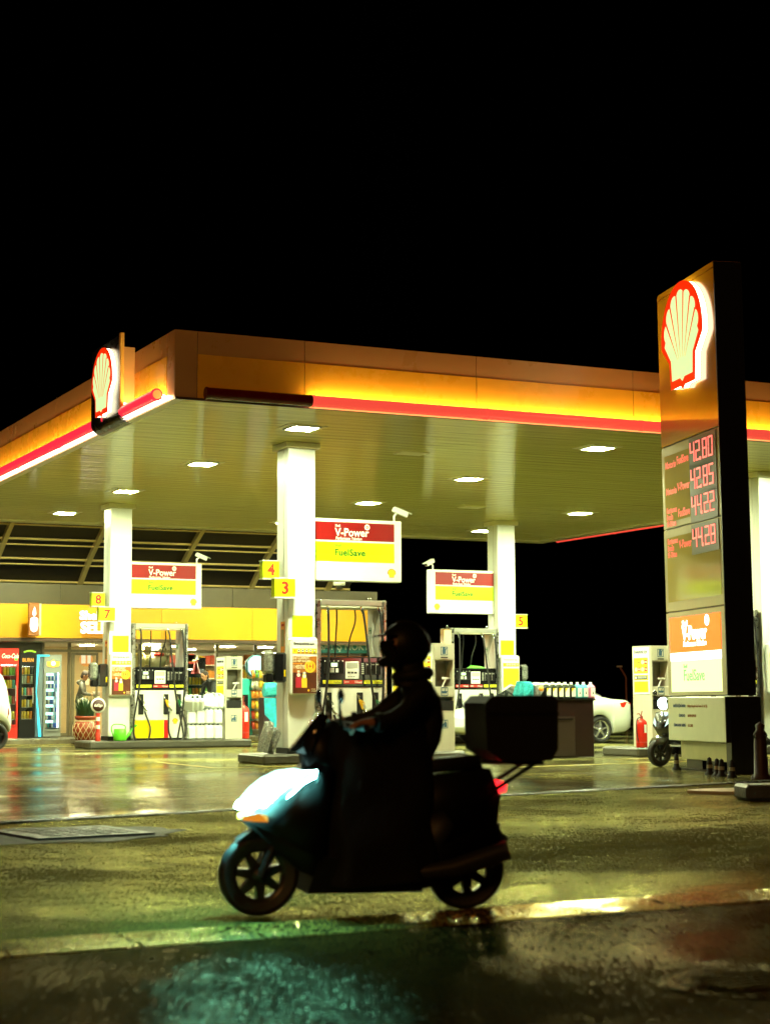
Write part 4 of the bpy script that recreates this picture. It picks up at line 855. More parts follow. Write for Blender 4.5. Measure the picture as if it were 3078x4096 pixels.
# licence plate panel and recessed foot
zl0 = zf(1, 2972)
plate = mat('plate_beige', (.56, .60, .42), .3, 0, noise=.06, nscale=3)
MB().box(fx(.06), .06, -.07, PD+.06, zl0, z4-.012, 0, .01).build('licence_plate', plate, pyl); MB().box(.0605, .075, -.066, PD+.05, zl0+.004, z4-.015).build('plate_side', pblack, pyl)
for k, (s_, m_, x_) in enumerate((('BAYİLİK İÇİN ÜNVAN:', 0, .17), ('LİSANS NO:', 0, .27), ('LİSANS ALMA TARİHİ:', 0, .17))):
    z = z4-.17-.15*k; mb = MB(); mb.text(s_, .062, (fx(x_), -.0702, z), EX, EZ, 0, .012, wid=.80); mb.build('text_line', blue_ink, pyl)
for k, (s_, x_) in enumerate((('Nakliyat Akaryakıt Gıda Turizm Tic. Ltd. Şti.', .43), ('BAY/939-82/45459', .43), ('16.11.2018', .43))): mb = MB(); mb.text(s_, .06, (fx(x_), -.0702, z4-.17-.15*k), EX, EZ, 0, .006, wid=.74); mb.build('text_line', mat('brown_ink', (.3, .14, .05), .5), pyl)
zb0 = zf(1, 3062); MB().box(fx(.19), .0, .02, PD, max(.17, zb0), zl0-.004, 0, .008).build('foot_panel', mat('foot_olive', (.40, .40, .2), .35, .2, noise=.1, nscale=4), pyl)
mb = MB(); mb.box(fx(.22), fx(.5), .08, PD-.05, 0, max(.17, zb0)-.004, 0); mb.box(fx(.55), fx(.75), .1, PD-.08, 0, max(.17, zb0)-.004); mb.box(-.10, .09, .0, PD+.05, 0, z4-.02); mb.box(fx(.2), .05, -.05, PD, 0.0, .03); mb.build('plinth', pblack, pyl)
# emblem: front at depth .13, centre
ew = PW*.72; ez = zf(.5, 1545)
lit_emblem(pyl, (-PW*.47, 0, ez), EX, EZ, ew, .09, em_red, em_yel, em_side, False)
# small cones at the pylon foot, bollard
con = mat('dark_cone', (.006, .005, .004), .6, spec=.2)
cnp = thing('stub_bollard', 'row of small dark tapered stubs along the foot of the price pylon', 'bollard', (0, 0, 0), group='dark stubs round the pylon foot')
MB().lathe([(.075, 0), (.07, .03), (.045, .05), (.04, .16), (.03, .24), (0, .26)], n=12).build('post', con, cnp)
MB().lathe([(.0455, .10), (.0425, .15)], n=12).build('band', mat('cone_band', (.2, .18, .1), .4), cnp)
for i, (px_, py_) in enumerate(((2704, 3080), (2836, 3100), (2866, 3106), (2884, 3108), (2926, 3112))):
    p = atg(px_, py_); 
    if i == 0: cnp.location = (p.x, p.y, 0)
    else: dup(cnp, (p.x, p.y, 0), cnp['label'])
p = atg(3042, 3118); t = thing('bollard', 'dark red bollard with a ring top at the right edge', 'bollard', (p.x, p.y, 0))
MB().lathe([(.14, 0), (.14, .04), (.10, .08), (.085, .55), (.07, .60), (.09, .63), (.05, .68), (.065, .74), (0, .79)], n=18).build('post', mat('bollard_red', (.022, .005, .004), .5, spec=.25), t)
MB().tube([Vector((.11*cos(a), 0, .60+.05*sin(a))) for a in [2*pi*i/12 for i in range(12)]], .012, 6, closed=True).build('ring', mat('dark_iron', (.03, .03, .03), .4, .7), t)
MB().tube(spline([(.09, 0, .58), (.5, .1, .36), (1.0, .25, .30), (1.5, .35, .42), (2.0, .45, .58)], 8), .014, 6).build('chain', mat('chain_grey', (.15, .13, .1), .4, .6), t)

# ------------------------------------------------------------------ shop building
YS, YF = 44.8, 44.2; SX0, SX1 = 5.0, 20.9
shop = thing('shop_building', 'station shop with long yellow fascia and lit glass front', 'building', (13, 47, 0))
bronze = mat('bronze_cladding', (.05, .037, .013), .4, .2, noise=.12, nscale=3); mull = mat('mullion', (.13, .10, .05), .4, .3); sy = mat('shop_yellow', (.62, .26, .0), .35, noise=.05, nscale=2)
inner_tan = mat('interior_tan', (.42, .30, .13), .6, noise=.1, nscale=2); inner_cream = mat('interior_cream', (.66, .60, .44), .6)
zf0, zf1, zp = 2.675, 3.535, 4.06
mb = MB(); xs = [SX0, 8.0, 11.25, 14.6, 17.15, 19.2, SX1]
for i in range(len(xs)-1): mb.box(xs[i]+.005, xs[i+1]-.005, YF, YF+.4, zf0, zf1)
mb.build('yellow_fascia', sy, shop, True)
mb = MB()
xs = [SX0, 9.0, 11.9, 14.9, 16.6, 18.4, SX1]
for i in range(len(xs)-1): mb.box(xs[i]+.006, xs[i+1]-.006, YF+.06, YF+.5, zf1+.01, zp)
mb.build('parapet', bronze, shop, True)
MB().box(SX0, SX1, YF+.1, YS+7, zf0-.10, zf0-.004).build('ceiling', inner_cream, shop, True)
MB().box(SX0, SX1, YF+.02, YF+.3, zf0-.09, zf0-.006).build('head_trim', mat('dark_trim', (.06, .03, .015), .4), shop, True)
MB().box(SX0, SX1, YS+6.2, YS+6.4, .15, zf0-.1).build('back_wall', inner_cream, shop, True)
MB().box(SX0, 11.55, YS-.05, YS+.1, .15, zf0-.1).build('front_wall', bronze, shop, True)
MB().box(SX0, SX1, YS, YS+6.2, .151, .165).build('floor', mat('shop_floor', (.35, .32, .25), .2), shop, True)
MB().box(SX1-.2, SX1, YS, YS+6.2, .17, zf0-.1).build('side_wall', bronze, shop, True)
MB().box(12.5, 14.6, 48.4, 48.5, .17, zf0-.1).build('partition', inner_tan, shop, True)
MB().box(SX0, SX1, YF+.5, YS+6.4, zf1+.1, zf1+.2).build('roof', mat('roof_grey', (.1, .1, .1), .7), shop, True)
# glazing
mx = [11.6, 12.30, 14.2, 16.35, 17.46, 18.9, SX1-.24]
mb = MB()
for x in mx: mb.box(x-.035, x+.035, YS-.03, YS+.05, .15, zf0-.105)
mb.box(11.63, SX1-.28, YS-.026, YS+.046, 2.33, 2.40); mb.box(11.63, 12.26, YS-.026, YS+.046, .15, .25); mb.box(15.34, SX1-.28, YS-.026, YS+.046, .15, .25); mb.build('window_frame', mull, shop, True)
gl = glass('shop_glass', (.96, .98, .94))
for i in range(len(mx)-1):
    if i != 1: MB().box(mx[i]+.04, mx[i+1]-.04, YS+.0, YS+.008, .26, 2.32).build('window_pane', gl, shop, True)
    MB().box(mx[i]+.04, mx[i+1]-.04, YS+.0, YS+.008, 2.41, zf0-.11).build('window_pane', gl, shop, True)
dr = MB(); dr.box(12.34, 12.42, YS-.10, YS-.05, .17, 2.32); dr.box(13.0, 13.05, YS-.10, YS-.05, .17, 2.32); dr.box(12.43, 12.99, YS-.10, YS-.05, 2.25, 2.32); o = dr.build('sliding_door', mull, shop, True)
MB().box(12.43, 12.99, YS-.08, YS-.074, .2, 2.24).build('door_pane', gl, o, True)
lampw = glow('shop_lamp', (1, .93, .60), 330); lt = thing('shop_ceiling_light', 'flat light panels in the ceiling inside the shop', 'ceiling light', (15.55, 46.5, 2.57), group='flat light panels inside the shop')
MB().box(-.16, .16, -.16, .16, -.02, -.004).build('diffuser', lampw, lt); MB().box(-.18, .18, -.18, .18, -.004, 0).build('frame', white_plastic, lt)
for (x, y) in ((17.3, 46.5), (18.45, 46.5), (14.6, 45.0), (13.2, 46.3), (13.4, 50), (17.2, 49.5), (10, 46.5), (15.2, 49.2)): dup(lt, (x, y, 2.57), lt['label'])  # the panel nearest the window is added, unseen, to light the soft toys
# letters on the fascia and blade sign
let = glow('letter_white', (1, .96, .82), 2.2)
a, b, c0, c1 = rect(318, 2443, 418, 2478, YF-.06)
t = thing('shop_letters', 'glowing white shop name letters on the yellow fascia', 'sign', (12.5, YF-.05, zf0))
MB().text('Shell', .31, (a, YF-.06, c0), EX, EZ, 0, .03, d=.05, wid=1.0).build('lettering', let, t, True)
a, b, c0, c1 = rect(322, 2484, 420, 2532, YF-.06); MB().text('SELECT', .40, (a, YF-.06, c0), EX, EZ, 0, .035, d=.05, wid=.92).build('lettering', let, t, True)
a, b, c0, c1 = rect(118, 2410, 162, 2544, YF-.7)
t = thing('blade_sign', 'brown projecting sign with a glowing white candle shape', 'sign', ((a+b)/2, YF-.4, c0)); MB().box(a, b, YF-.62, YF-.54, c0, c1, 0, .02).build('board', mat('blade_brown', (.22, .07, .01), .4), t, True)
MB().box(b-.02, b+.05, YF-.60, YF-.002, c0+.03, c1-.02, 0).build('side_plate', mat('blade_grey', (.35, .36, .25), .4), t, True)
mb = MB(); xm = (a+b)/2; hh = c1-c0
mb.prism([(-.09, .52*hh), (-.10, .3*hh), (-.07, .16*hh), (0, .12*hh), (.07, .16*hh), (.10, .3*hh), (.09, .52*hh), (.04, .56*hh), (-.04, .56*hh)], (xm, YF-.62, c0), EX, EZ, -EY, .03, 0); mb.prism([(0, .58*hh), (.045, .66*hh), (.03, .78*hh), (.01, .88*hh), (-.03, .76*hh), (-.045, .66*hh)], (xm, YF-.62, c0), EX, EZ, -EY, .03, 0); mb.build('candle_shape', let, t, True)
# arched steel roof behind the canopy
steelb = mat('roof_steel', (.62, .46, .16), .4, .2); ar = thing('arched_roof', 'arched steel roof frame rising behind the canopy above the shop', 'roof', (13, 46, 4))
AC = [(43.2, 5.98), (43.9, 5.72), (44.6, 5.38), (45.4, 4.95), (46.2, 4.42), (46.9, 3.8), (47.4, 3.1)]
AS = spline([(0, y, z) for y, z in AC], 5)
for x in (8.1, 10.55, 13.0, 15.65, 17.95, 20.3):
    mb = MB()
    for i in range(len(AS)-1):
        p, q = AS[i], AS[i+1]; n1 = .15
        mb.add([(x+sx*.06, r.y, r.z+dz) for r in (p, q) for sx in (-1, 1) for dz in (-n1, 0)], [(0,1,3,2),(4,6,7,5),(0,4,5,1),(2,3,7,6),(0,2,6,4),(1,5,7,3)])
    rb = mb.build('rib', steelb, ar, True)
    mb = MB()
    for i in range(3, len(AS)-2, 5): mb.prism([(.035*cos(k), .05*sin(k)) for k in [2*pi*j/10 for j in range(10)]], (x-.046, AS[i].y, AS[i].z-.07), -EY, EZ, -EX, .003, 0)
    mb.build('hole', pblack, rb, True)
for (y, z) in ((43.9, 5.68), (44.75, 5.25), (45.55, 4.80), (46.35, 4.25)):
    MB().tube([(7.5, y, z), (21.0, y, z)], .035, 8).build('purlin', steelb, ar, True); 
    MB().tube([(7.5, y+.12, z-.14), (21.0, y+.12, z-.14)], .022, 8).build('purlin', steelb, ar, True)
mb = MB(); k = len(AS); mb.add([(x, p.y, p.z+.02) for x in (7.5, 21.0) for p in AS], [(i, i+1, k+i+1, k+i) for i in range(k-1)]); mb.build('roof_sheet', mat('smoked_sheet', (.018, .012, .005), .45), ar, True)

# ------------------------------------------------------------------ drinks fridges
shelf_m = mat('fridge_shelf', (.4, .4, .36), .4)
canb = MB().lathe([(.0, 0), (.030, 0), (.033, .01), (.033, .145), (.026, .165), (0, .166)], n=10).build('drink_can', black)
canb.name = 'drink_can'; CANM = canb.data
def can_at(x, y, z, m, label, group, s=1):
    o = bpy.data.objects.new('drink_can', CANM); C.objects.link(o); o.location = (x, y, z); o.scale = (s, s, s)
    o.material_slots[0].link = 'OBJECT'; o.material_slots[0].material = m
    return tag(o, label, 'drink', group)
C.objects.unlink(canb); bpy.data.objects.remove(canb)
cc = {n: mat('can_'+n, c, .25, .2) for n, c in dict(yellow=(.75, .5, .03), green=(.15, .4, .05), teal=(.05, .35, .35), orange=(.75, .25, .03), pink=(.7, .2, .18), white=(.7, .72, .7), blue=(.05, .12, .4), silver=(.5, .55, .5), red=(.5, .04, .03), dark=(.05, .06, .08)).items()}
def fridge(x0, x1, y, z0, z1, shellm, label, header, base):
    t = thing('drinks_fridge', label, 'fridge', ((x0+x1)/2, y, z0)); d = .65; f = .045
    mb = MB(); mb.box(x0, x0+f, y, y+d, z0, z1); mb.box(x1-f, x1, y, y+d, z0, z1); mb.box(x0+f, x1-f, y+d-.04, y+d, z0, z1); mb.box(x0+f, x1-f, y, y+d-.04, z1-.05, z1); mb.box(x0+f, x1-f, y, y+d-.04, z0, z0+base); mb.build('cabinet', shellm, t, True)
    MB().box(x0+f, x1-f, y-.01, y+.06, z1-header, z1-.05).build('header', shellm, t, True)
    mb = MB(); fx0, fx1 = x0+.02, x1-.02
    for a, b, c0, c1 in ((fx0, fx0+.035, z0+base, z1-header), (fx1-.035, fx1, z0+base, z1-header), (fx0+.036, fx1-.036, z0+base, z0+base+.04), (fx0+.036, fx1-.036, z1-header-.04, z1-header)): mb.box(a, b, y-.03, y-.011, c0, c1)
    dr = mb.build('door', shellm, t, True); MB().box(fx0+.036, fx1-.036, y-.02, y-.016, z0+base+.041, z1-header-.041).build('door_pane', gl, dr, True)
    MB().box(fx1-.06, fx1-.045, y-.055, y-.031, (z0+z1)/2-.2, (z0+z1)/2+.2).build('door_handle', alu, dr, True)
    return t
def shelves(t, x0, x1, y, zs):
    for z in zs: MB().box(x0+.05, x1-.05, y+.03, y+.58, z-.012, z).build('shelf', shelf_m, t, True)
yf = 43.95; zb = .15
red_f = fridge(10.27, 10.77, yf, zb, 2.39, mat('fridge_red', (.55, .02, .012), .3), 'tall red drinks fridge behind the white van', .36, .3)
mb = MB(); mb.text('Coca-Cola', .16, (10.33, yf-.0105, 2.15), EX, EZ, 0, .012, .35, wid=.62); mb.box(10.66, 10.74, yf-.014, yf-.0105, 2.09, 2.2, 1); mb.build('header_print', [mat('header_white', (.8, .75, .65), .4, 0, (1, .85, .7), .5), glow('header_green', (.1, 1, .12), .7)], red_f, True)
zs = [.62, 1.0, 1.4, 1.72]; shelves(red_f, 10.27, 10.77, yf, zs); r = random.Random(21)
MB().box(10.33, 10.71, yf+.40, yf+.44, 1.97, 1.99).build('inner_light', glow('fridge_inner', (.9, 1, .8), 16), red_f, True)
for z in zs:
    for k in range(5): can_at(10.36+k*.078, yf+.10, z, cc[r.choice(['yellow', 'green', 'teal', 'yellow', 'red'])], 'drink can or bottle on a shelf of the tall red fridge', 'drinks in the red fridge', 1.25)
bf = fridge(10.80, 11.21, yf, zb, 2.28, black, 'narrow black drinks fridge with orange lettering on its header', .30, .42)
MB().text('BURN', .13, (11.005, yf-.0105, 2.06), EX, EZ, 0, .02, align='CENTER', wid=.85).build('header_print', glow('header_orange', (1, .42, .04), 1.0), bf, True)
mb = MB(); mb.tube([(10.90+.05*k, yf-.0, 2.30+.035*sin(pi*k/6)) for k in range(7)], .02, 6); mb.build('header_light', glow('header_lime', (.55, 1, .05), 1.2), bf, True)
zs = [.63, .92, 1.22, 1.52, 1.74]; shelves(bf, 10.80, 11.21, yf, zs)
MB().box(10.86, 11.15, yf+.36, yf+.40, 1.945, 1.965).build('inner_light', glow('fridge_inner', (.9, 1, .8), 16), bf, True)
rowc = [['yellow']*3+['orange'], ['yellow', 'yellow', 'silver', 'yellow'], ['yellow', 'teal', 'pink', 'pink'], ['silver', 'silver', 'orange', 'silver'], ['orange', 'yellow', 'yellow', 'dark']]
for z, row in zip(zs, rowc):
    for k, c in enumerate(row): can_at(10.885+k*.08, yf+.10, z, cc[c], '%s can on a shelf of the narrow black fridge' % c, 'cans in the narrow black fridge', 1.15)
wf = fridge(11.42, 11.87, yf, zb+.03, 2.24, mat('fridge_grey', (.22, .24, .22), .35), 'brightly lit white inside drinks fridge left of the shop door', .42, .14)
MB().box(11.23, 11.415, yf+.05, yf+.6, zb+.03, 2.24).build('side_panel', mat('fridge_side', (.12, .16, .18), .4), wf, True)
mb = MB(); mb.add([(11.24, yf-.02, 2.22), (11.30, yf-.02, 2.22), (11.235, yf-.02, 1.3), (11.215, yf-.02, 1.3), (11.37, yf-.02, .18), (11.30, yf-.02, .18)], [(0,3,2,1),(3,5,4,2)]); mb.box(11.24, 11.55, yf-.03, yf+.02, 2.20, 2.235, 0); mb.build('edge_light', glow('edge_cyan', (.06, .9, 1), 1.5), wf, True)
mb = MB(); mb.prism([(-.16, -.05), (-.13, -.08), (0, -.10), (.13, -.08), (.16, -.05), (.16, .05), (.07, .05), (0, .10), (-.07, .05), (-.16, .05)], (11.65, yf-.011, 2.02), EX, EZ, -EY, .01, 0); mb.prism([(.06*cos(a), .06*sin(a)) for a in [2*pi*i/16 for i in range(16)]], (11.65, yf-.0215, 2.02), EX, EZ, -EY, .004, 1); mb.build('header_emblem', [glow('header_gold', (1, .55, .06), 1.3), glow('header_pale', (.95, 1, .8), 1.6)], wf, True)
zs = [.40+.198*i for i in range(7)]; shelves(wf, 11.42, 11.87, yf, zs)
MB().box(11.47, 11.82, yf+.56, yf+.575, .40, 1.78).build('lit_back', glow('fridge_back_cyan', (.55, 1, .95), 2.6), wf, True); MB().box(11.78, 11.80, yf+.0, yf+.03, .40, 1.78).build('edge_lamp', glow('fridge_edge', (.75, 1, .97), 7), wf, True)
for i, z in enumerate(zs):
    for k in range(7):
        c = ['white', 'blue', 'dark', 'silver', 'blue', 'white', 'teal'][(i*2+k*3) % 7] if i < 5 else ('white' if k % 2 else 'blue')
        can_at(11.49+k*.045, yf+.10, z, cc[c], 'small bottle on a shelf of the brightly lit fridge', 'bottles in the brightly lit fridge', .72)
# dark fridge and shelves inside, seen between pump and cabinet
df = fridge(15.85, 16.65, 46.5, .17, 2.25, black, 'wide black drinks fridge inside the shop behind the canisters', .28, .35); zs = [.6, .9, 1.2, 1.5]; shelves(df, 15.85, 16.65, 46.5, zs)
MB().text('ENERGY', .10, (16.25, 46.488, 2.08), EX, EZ, 0, .015, align='CENTER').build('header_print', glow('header_redglow', (1, .12, .06), .8), df, True)
MB().box(15.92, 16.58, 46.9, 46.94, 1.92, 1.94).build('inner_light', glow('fridge_inner', (.9, 1, .8), 16), df, True)
for z in zs:
    for k in range(7): can_at(15.94+k*.10, 46.62, z, cc[r.choice(['yellow', 'yellow', 'green', 'orange'])], 'yellow toned can in the wide black fridge inside the shop', 'cans in the wide black fridge', 1.25)
# teal cooler, lit round sign, snack rack, water pack on stand
teal = mat('teal_cooler', (.03, .45, .36), .35); a, b, c0, c1 = rect(950, 2715, 1006, 2935, 44.0)
t = thing('teal_cooler', 'teal cooler with dark glass door behind the right cabinet', 'fridge', ((a+b)/2, 44.0, .15)); mb = MB(); mb.box(a-.3, b, 43.9, 44.5, .15, c1, 0, .02); mb.build('cabinet', teal, t, True); MB().box(a-.25, b-.14, 43.88, 43.896, .45, c1-.42).build('door_pane', blackgloss, t, True)
a, b, c0, c1 = rect(978, 2618, 1072, 2712, 44.1); t = thing('round_sign', 'large round glowing sign above the snack rack', 'sign', ((a+b)/2, 44.1, c0)); rr_ = (c1-c0)/2
MB().lathe([(0, -.05), (rr_, -.05), (rr_, .05), (0, .05)], ((a+b)/2, 44.1, (c0+c1)/2), 32, 0, 'y').build('rim', mat('rim_dark', (.03, .12, .14), .4), t, True); MB().lathe([(0, -.055), (rr_*.9, -.055), (rr_*.9, -.051)], ((a+b)/2, 44.1, (c0+c1)/2), 32, 0, 'y').build('lit_disc', glow('disc_cyan', (.62, 1, .98), 1.25), t, True)
a, b, c0, c1 = rect(1008, 2690, 1064, 2940, 43.7); t = thing('snack_rack', 'wire rack full of shiny snack bags beside the teal cooler', 'rack', ((a+b)/2, 43.9, .15))
mb = MB(); 
for x in (a, b+.35): mb.tube([(x, 43.95, .15), (x, 44.05, c1+.3)], .015, 6)
mb.build('upright', chrome, t, True)
snk = [mat('snack_'+n, c, .25, .3, bump=.6, bscale=30, noise=.3, nscale=14) for n, c in (('brown', (.35, .10, .02)), ('orange', (.6, .22, .02)), ('gold', (.6, .42, .03)), ('red', (.45, .05, .02)), ('foil', (.55, .5, .4)), ('green', (.12, .3, .05)))]
r = random.Random(8)
for i in range(6):
    z = .30+i*.27; MB().box(a, b+.35, 43.72, 43.98, z-.02, z-.008).build('shelf', chrome, t, True)
    for k in range(6):
        mb = MB(); X = Matrix.Translation((a+.06+k*.105, 43.78, z+.115)) @ Matrix.Rotation(radians(r.uniform(-14, 14)), 4, 'Y') @ Matrix.Rotation(radians(-15), 4, 'X')
        mb.hull([(-.05, 0, -.11), (.05, 0, -.11), (-.05, 0, .11), (.05, 0, .11), (-.035, -.035, -.05), (.035, -.035, -.05), (-.035, -.035, .06), (.035, -.035, .06), (0, -.045, 0), (0, .03, 0)], X=X)
        n_ = ['brown', 'orange', 'gold', 'red', 'foil', 'green']; q = r.choice([0, 1, 2, 3, 4, 1, 2] if i < 5 else [5, 2, 1, 5])
        tag(mb.build('snack_bag', snk[q]), 'shiny %s snack bag hanging on the wire rack' % n_[q], 'snack bag', 'snack bags on the wire rack')
a, b, c0, c1 = rect(1056, 2790, 1108, 2976, 42.2); t = thing('display_stand', 'dark purple stand carrying cyan bottles left of the central column', 'stand', ((a+b)/2, 42.2, 0)); MB().box(a, b+.3, 42.2, 42.6, 0.02, c1, 0, .01).build('body', mat('stand_purple', (.035, .012, .02), .4), t, True)
mb = MB(); a2, b2, d0, d1 = rect(1056, 2792, 1106, 2925, 42.19); mb.prism([(0, 1), (.95, 1), (1, .3), (.98, 0), (.6, 0), (.45, .35), (.05, .5)], (a2, 42.19, d0), EX*(b2-a2), EZ*(d1-d0), -EY, .004, 0); mb.build('graphic', mat('stand_cyan', (.03, .45, .65), .35, noise=.5, nscale=4), t, True)
mb = MB(); crumple(mb, (a+.22, 42.4, c1+.2), .18, .16, .2, 17); tag(mb.build('bottle_pack', cy), 'pack of cyan bottles on the dark purple stand', 'pack')
# toys, cones and boards behind the window
def toy(x, y, z, m, m2, label):
    t = thing('plush_toy', label, 'toy', (x, y, z)); mb = MB(); mb.ball((0, 0, .22), .28, .2, .25); mb.ball((0, -.02, .52), .2, .17, .18); mb.ball((-.15, 0, .66), .06, .04, .06); mb.ball((.15, 0, .66), .06, .04, .06); mb.ball((-.26, -.08, .22), .08, .08, .14); mb.ball((.26, -.08, .22), .08, .08, .14); mb.build('body', m, t)
    mb = MB(); mb.ball((-.07, -.18, .56), .02); mb.ball((.07, -.18, .56), .02); mb.ball((0, -.19, .50), .03); mb.build('face', dark_ink, t); mb = MB(); mb.ball((0, -.17, .36), .05); mb.ball((-.09, -.14, .37), .06); mb.ball((.09, -.14, .37), .06); mb.build('bow', m2, t)
    mb = MB(); crumple(mb, (0, 0, .4), .34, .25, .42, 31); mb.build('wrapping', glass('wrap_film'+str(x), (.93, .94, .9)), t)
plush = mat('plush_cream', (.68, .62, .45), .9, bump=.5, bscale=60); plush2 = mat('plush_yellow', (.75, .62, .28), .9, bump=.5, bscale=60)
MB_t = MB().box(14.0, 15.5, 45.0, 45.6, .17, 1.93); tag(MB_t.build('display_table', inner_tan), 'plain tan table in the shop window carrying two soft toys', 'table')
toy(14.28, 45.3, 1.93, plush2, mat('bow_yellow', (.8, .6, .1), .6), 'yellowish soft toy in clear wrapping behind the left pump'); toy(14.85, 45.3, 1.93, plush, mat('bow_red', (.6, .03, .02), .6), 'cream soft toy with a red bow behind the left pump')
for i, (px_, lb) in enumerate(((1190/4.02+400, 'red paper cone on a shelf behind the right post of the left pump'), (1545/4.02+400, 'red paper cone on a shelf right of the left pump'))):
    p = at(px_, 2600, 46.0); mb = MB(); mb.lathe([(.13, 0), (.0, .42)], (p.x, 46, 1.80), 16); mb.lathe([(.14, -.01), (.14, .01), (.12, .02)], (p.x, 46, 1.80), 16); tag(mb.build('paper_cone', red_vinyl), lb, 'party cone', 'red paper cones in the shop')
# merchandise shelf unit behind and boards
t = thing('shelf_unit', 'long shelf unit with small goods along the back of the shop', 'shelves', (15.5, 50.5, .17)); r = random.Random(14)
for k in range(5): MB().box(14.8, 19.5, 50.3, 50.8, .5+k*.4, .53+k*.4).build('shelf', inner_cream, t, True)
mb = MB(); mb.box(14.75, 14.8, 50.3, 50.85, .17, 2.3); mb.box(19.5, 19.55, 50.3, 50.85, .17, 2.3); mb.box(14.8, 19.5, 50.8, 50.85, .17, 2.3); mb.build('frame', inner_tan, t, True)
mb = MB()
for k in range(5):
    x = 14.85
    while x < 19.4: w_ = r.uniform(.08, .2); mb.box(x, x+w_-.01, 50.35, 50.7, .531+k*.4, .531+k*.4+r.uniform(.12, .33), r.randrange(6)); x += w_
go = mb.build('goods', snk, t, True); go['kind'] = 'stuff'
a, b, c0, c1 = rect(1278, 2570, 1480, 2608, 44.55); t = thing('teal_board', 'teal board with pale capital letters above the shop window', 'sign', ((a+b)/2, 44.55, c0)); MB().box(a-.3, b+.2, 44.55, 44.62, c0-.03, c1+.03).build('board', mat('board_teal', (.02, .16, .17), .5), t, True); MB().text('SATIŞ NOKTASI', (c1-c0)*1.05, (a, 44.549, c0+.06), EX, EZ, 0, .015, wid=.94).build('lettering', mat('board_letters', (.5, .55, .5), .5), t, True)
for (x0_, y0_, x1_, y1_, c_, lb) in ((1275, 2625, 1545, 2760, (.32, .08, .02), 'brown advertising board with orange patches behind the middle pump'), (680, 2620, 790, 2650, (.4, .05, .03), 'red shelf header board with small pictures inside the shop')):
    a, b, c0, c1 = rect(x0_, y0_, x1_, y1_, 44.6); t = thing('advert_board', lb, 'board', ((a+b)/2, 44.6, c0)); MB().box(a, b, 44.6, 44.63, c0, c1).build('board', mat('advert_'+str(x0_), c_, .4, noise=.4, nscale=3), t, True); mb = MB(); r = random.Random(x0_)
    for k in range(9): X_ = r.uniform(a, b-.2); Z_ = r.uniform(c0, c1-.1); mb.box(X_, X_+r.uniform(.1, .3), 44.59, 44.599, Z_, min(c1, Z_+r.uniform(.05, .2)), k % 2)
    mb.build('artwork', [orange_vinyl, cream_ink], t, True)
# round hanging sign by the door
a, b, c0, c1 = rect(320, 2612, 370, 2666, 45.6); t = thing('hanging_roundel', 'round orange and white sign hanging inside the door', 'sign', ((a+b)/2, 45.6, c0)); rr_ = (c1-c0)/2; MB().lathe([(0, -.02), (rr_, -.02), (rr_, .02), (0, .02)], ((a+b)/2, 45.6, (c0+c1)/2), 28, 0, 'y').build('disc', glow('roundel_orange', (1, .4, .08), .8), t, True)
mb = MB(); xm, zm = (a+b)/2, (c0+c1)/2; mb.box(xm-.14, xm-.02, 45.57, 45.579, zm-.10, zm+.12); mb.box(xm+.03, xm+.12, 45.57, 45.579, zm-.10, zm+.12); mb.build('figures', glow('roundel_cream', (1, .85, .55), 1.0), t, True); MB().tube([(xm, 45.6, c1), (xm, 45.6, 2.57)], .006, 5).build('cord', dark_ink, t, True)
# wall papers behind the door
for i, (x0_, y0_, x1_, y1_, lb) in enumerate(((333, 2680, 356, 2740, 'pale paper poster on the tan wall right of the shop customer'), (362, 2695, 392, 2742, 'small dark framed paper on the tan wall beside the column'))):
    a, b, c0, c1 = rect(x0_, y0_, x1_, y1_, 48.39); tag(MB().box(a, b, 48.38, 48.395, c0, c1).build('wall_paper', cream_ink if i == 0 else mat('paper_dark', (.2, .08, .04), .6)), lb, 'poster')
# round white stand sign and potted plant
p = at(333, 2816, 43.4); t = thing('stand_sign', 'round pale stand sign behind the potted plant', 'sign', (p.x, 43.4, .15)); MB().lathe([(0, -.02), (.16, -.02), (.16, .02), (0, .02)], (p.x, 43.4, p.z), 28, 0, 'y').build('disc', mat('stand_pale', (.6, .62, .5), .4), t, True); MB().tube([(p.x, 43.4, .15), (p.x, 43.4, p.z-.16)], .02, 8).build('post', white_plastic, t, True)
mb = MB(); mb.lathe([(0, -.024), (.12, -.024), (.12, -.021)], (p.x, 43.4, p.z), 24, 0, 'y'); mb.build('dial', mat('dial_dull', (.42, .42, .30), .5), t, True)
p = at(341, 2972, 42.6); PX = p.x; t = thing('potted_plant', 'spiky plant in a big red pot with cream lattice pattern', 'plant', (PX, 42.6, 0.0))
MB().lathe([(0, .02), (.34, .02), (.34, .05), (0, .05)], n=24).build('saucer', black, t)
prof = [(0, .05), (.19, .05), (.24, .12), (.30, .25), (.315, .38), (.29, .50), (.235, .58), (.22, .60), (.26, .64), (.27, .70), (.25, .70), (.23, .64)]
MB().lathe(prof, n=28).build('pot', mat('pot_red', (.28, .05, .02), .25, noise=.15, nscale=6), t)
mb = MB()
def prad(z):
    for (r0, z0_), (r1, z1_) in zip(prof, prof[1:]):
        if z0_ <= z <= z1_ and z1_ > z0_: return r0+(r1-r0)*(z-z0_)/(z1_-z0_)
    return .2
for k in range(14):
    for s_ in (1, -1):
        pts = [((prad(z)+.003)*cos(2*pi*k/14+s_*(z-.12)*1.9), (prad(z)+.003)*sin(2*pi*k/14+s_*(z-.12)*1.9), z) for z in [.13+.045*i for i in range(10)]]; mb.tube(pts, .007, 4)
mb.lathe([(.243, .57), (.25, .585), (.238, .595)], n=24); mb.build('lattice', mat('lattice_cream', (.6, .52, .3), .4), t)
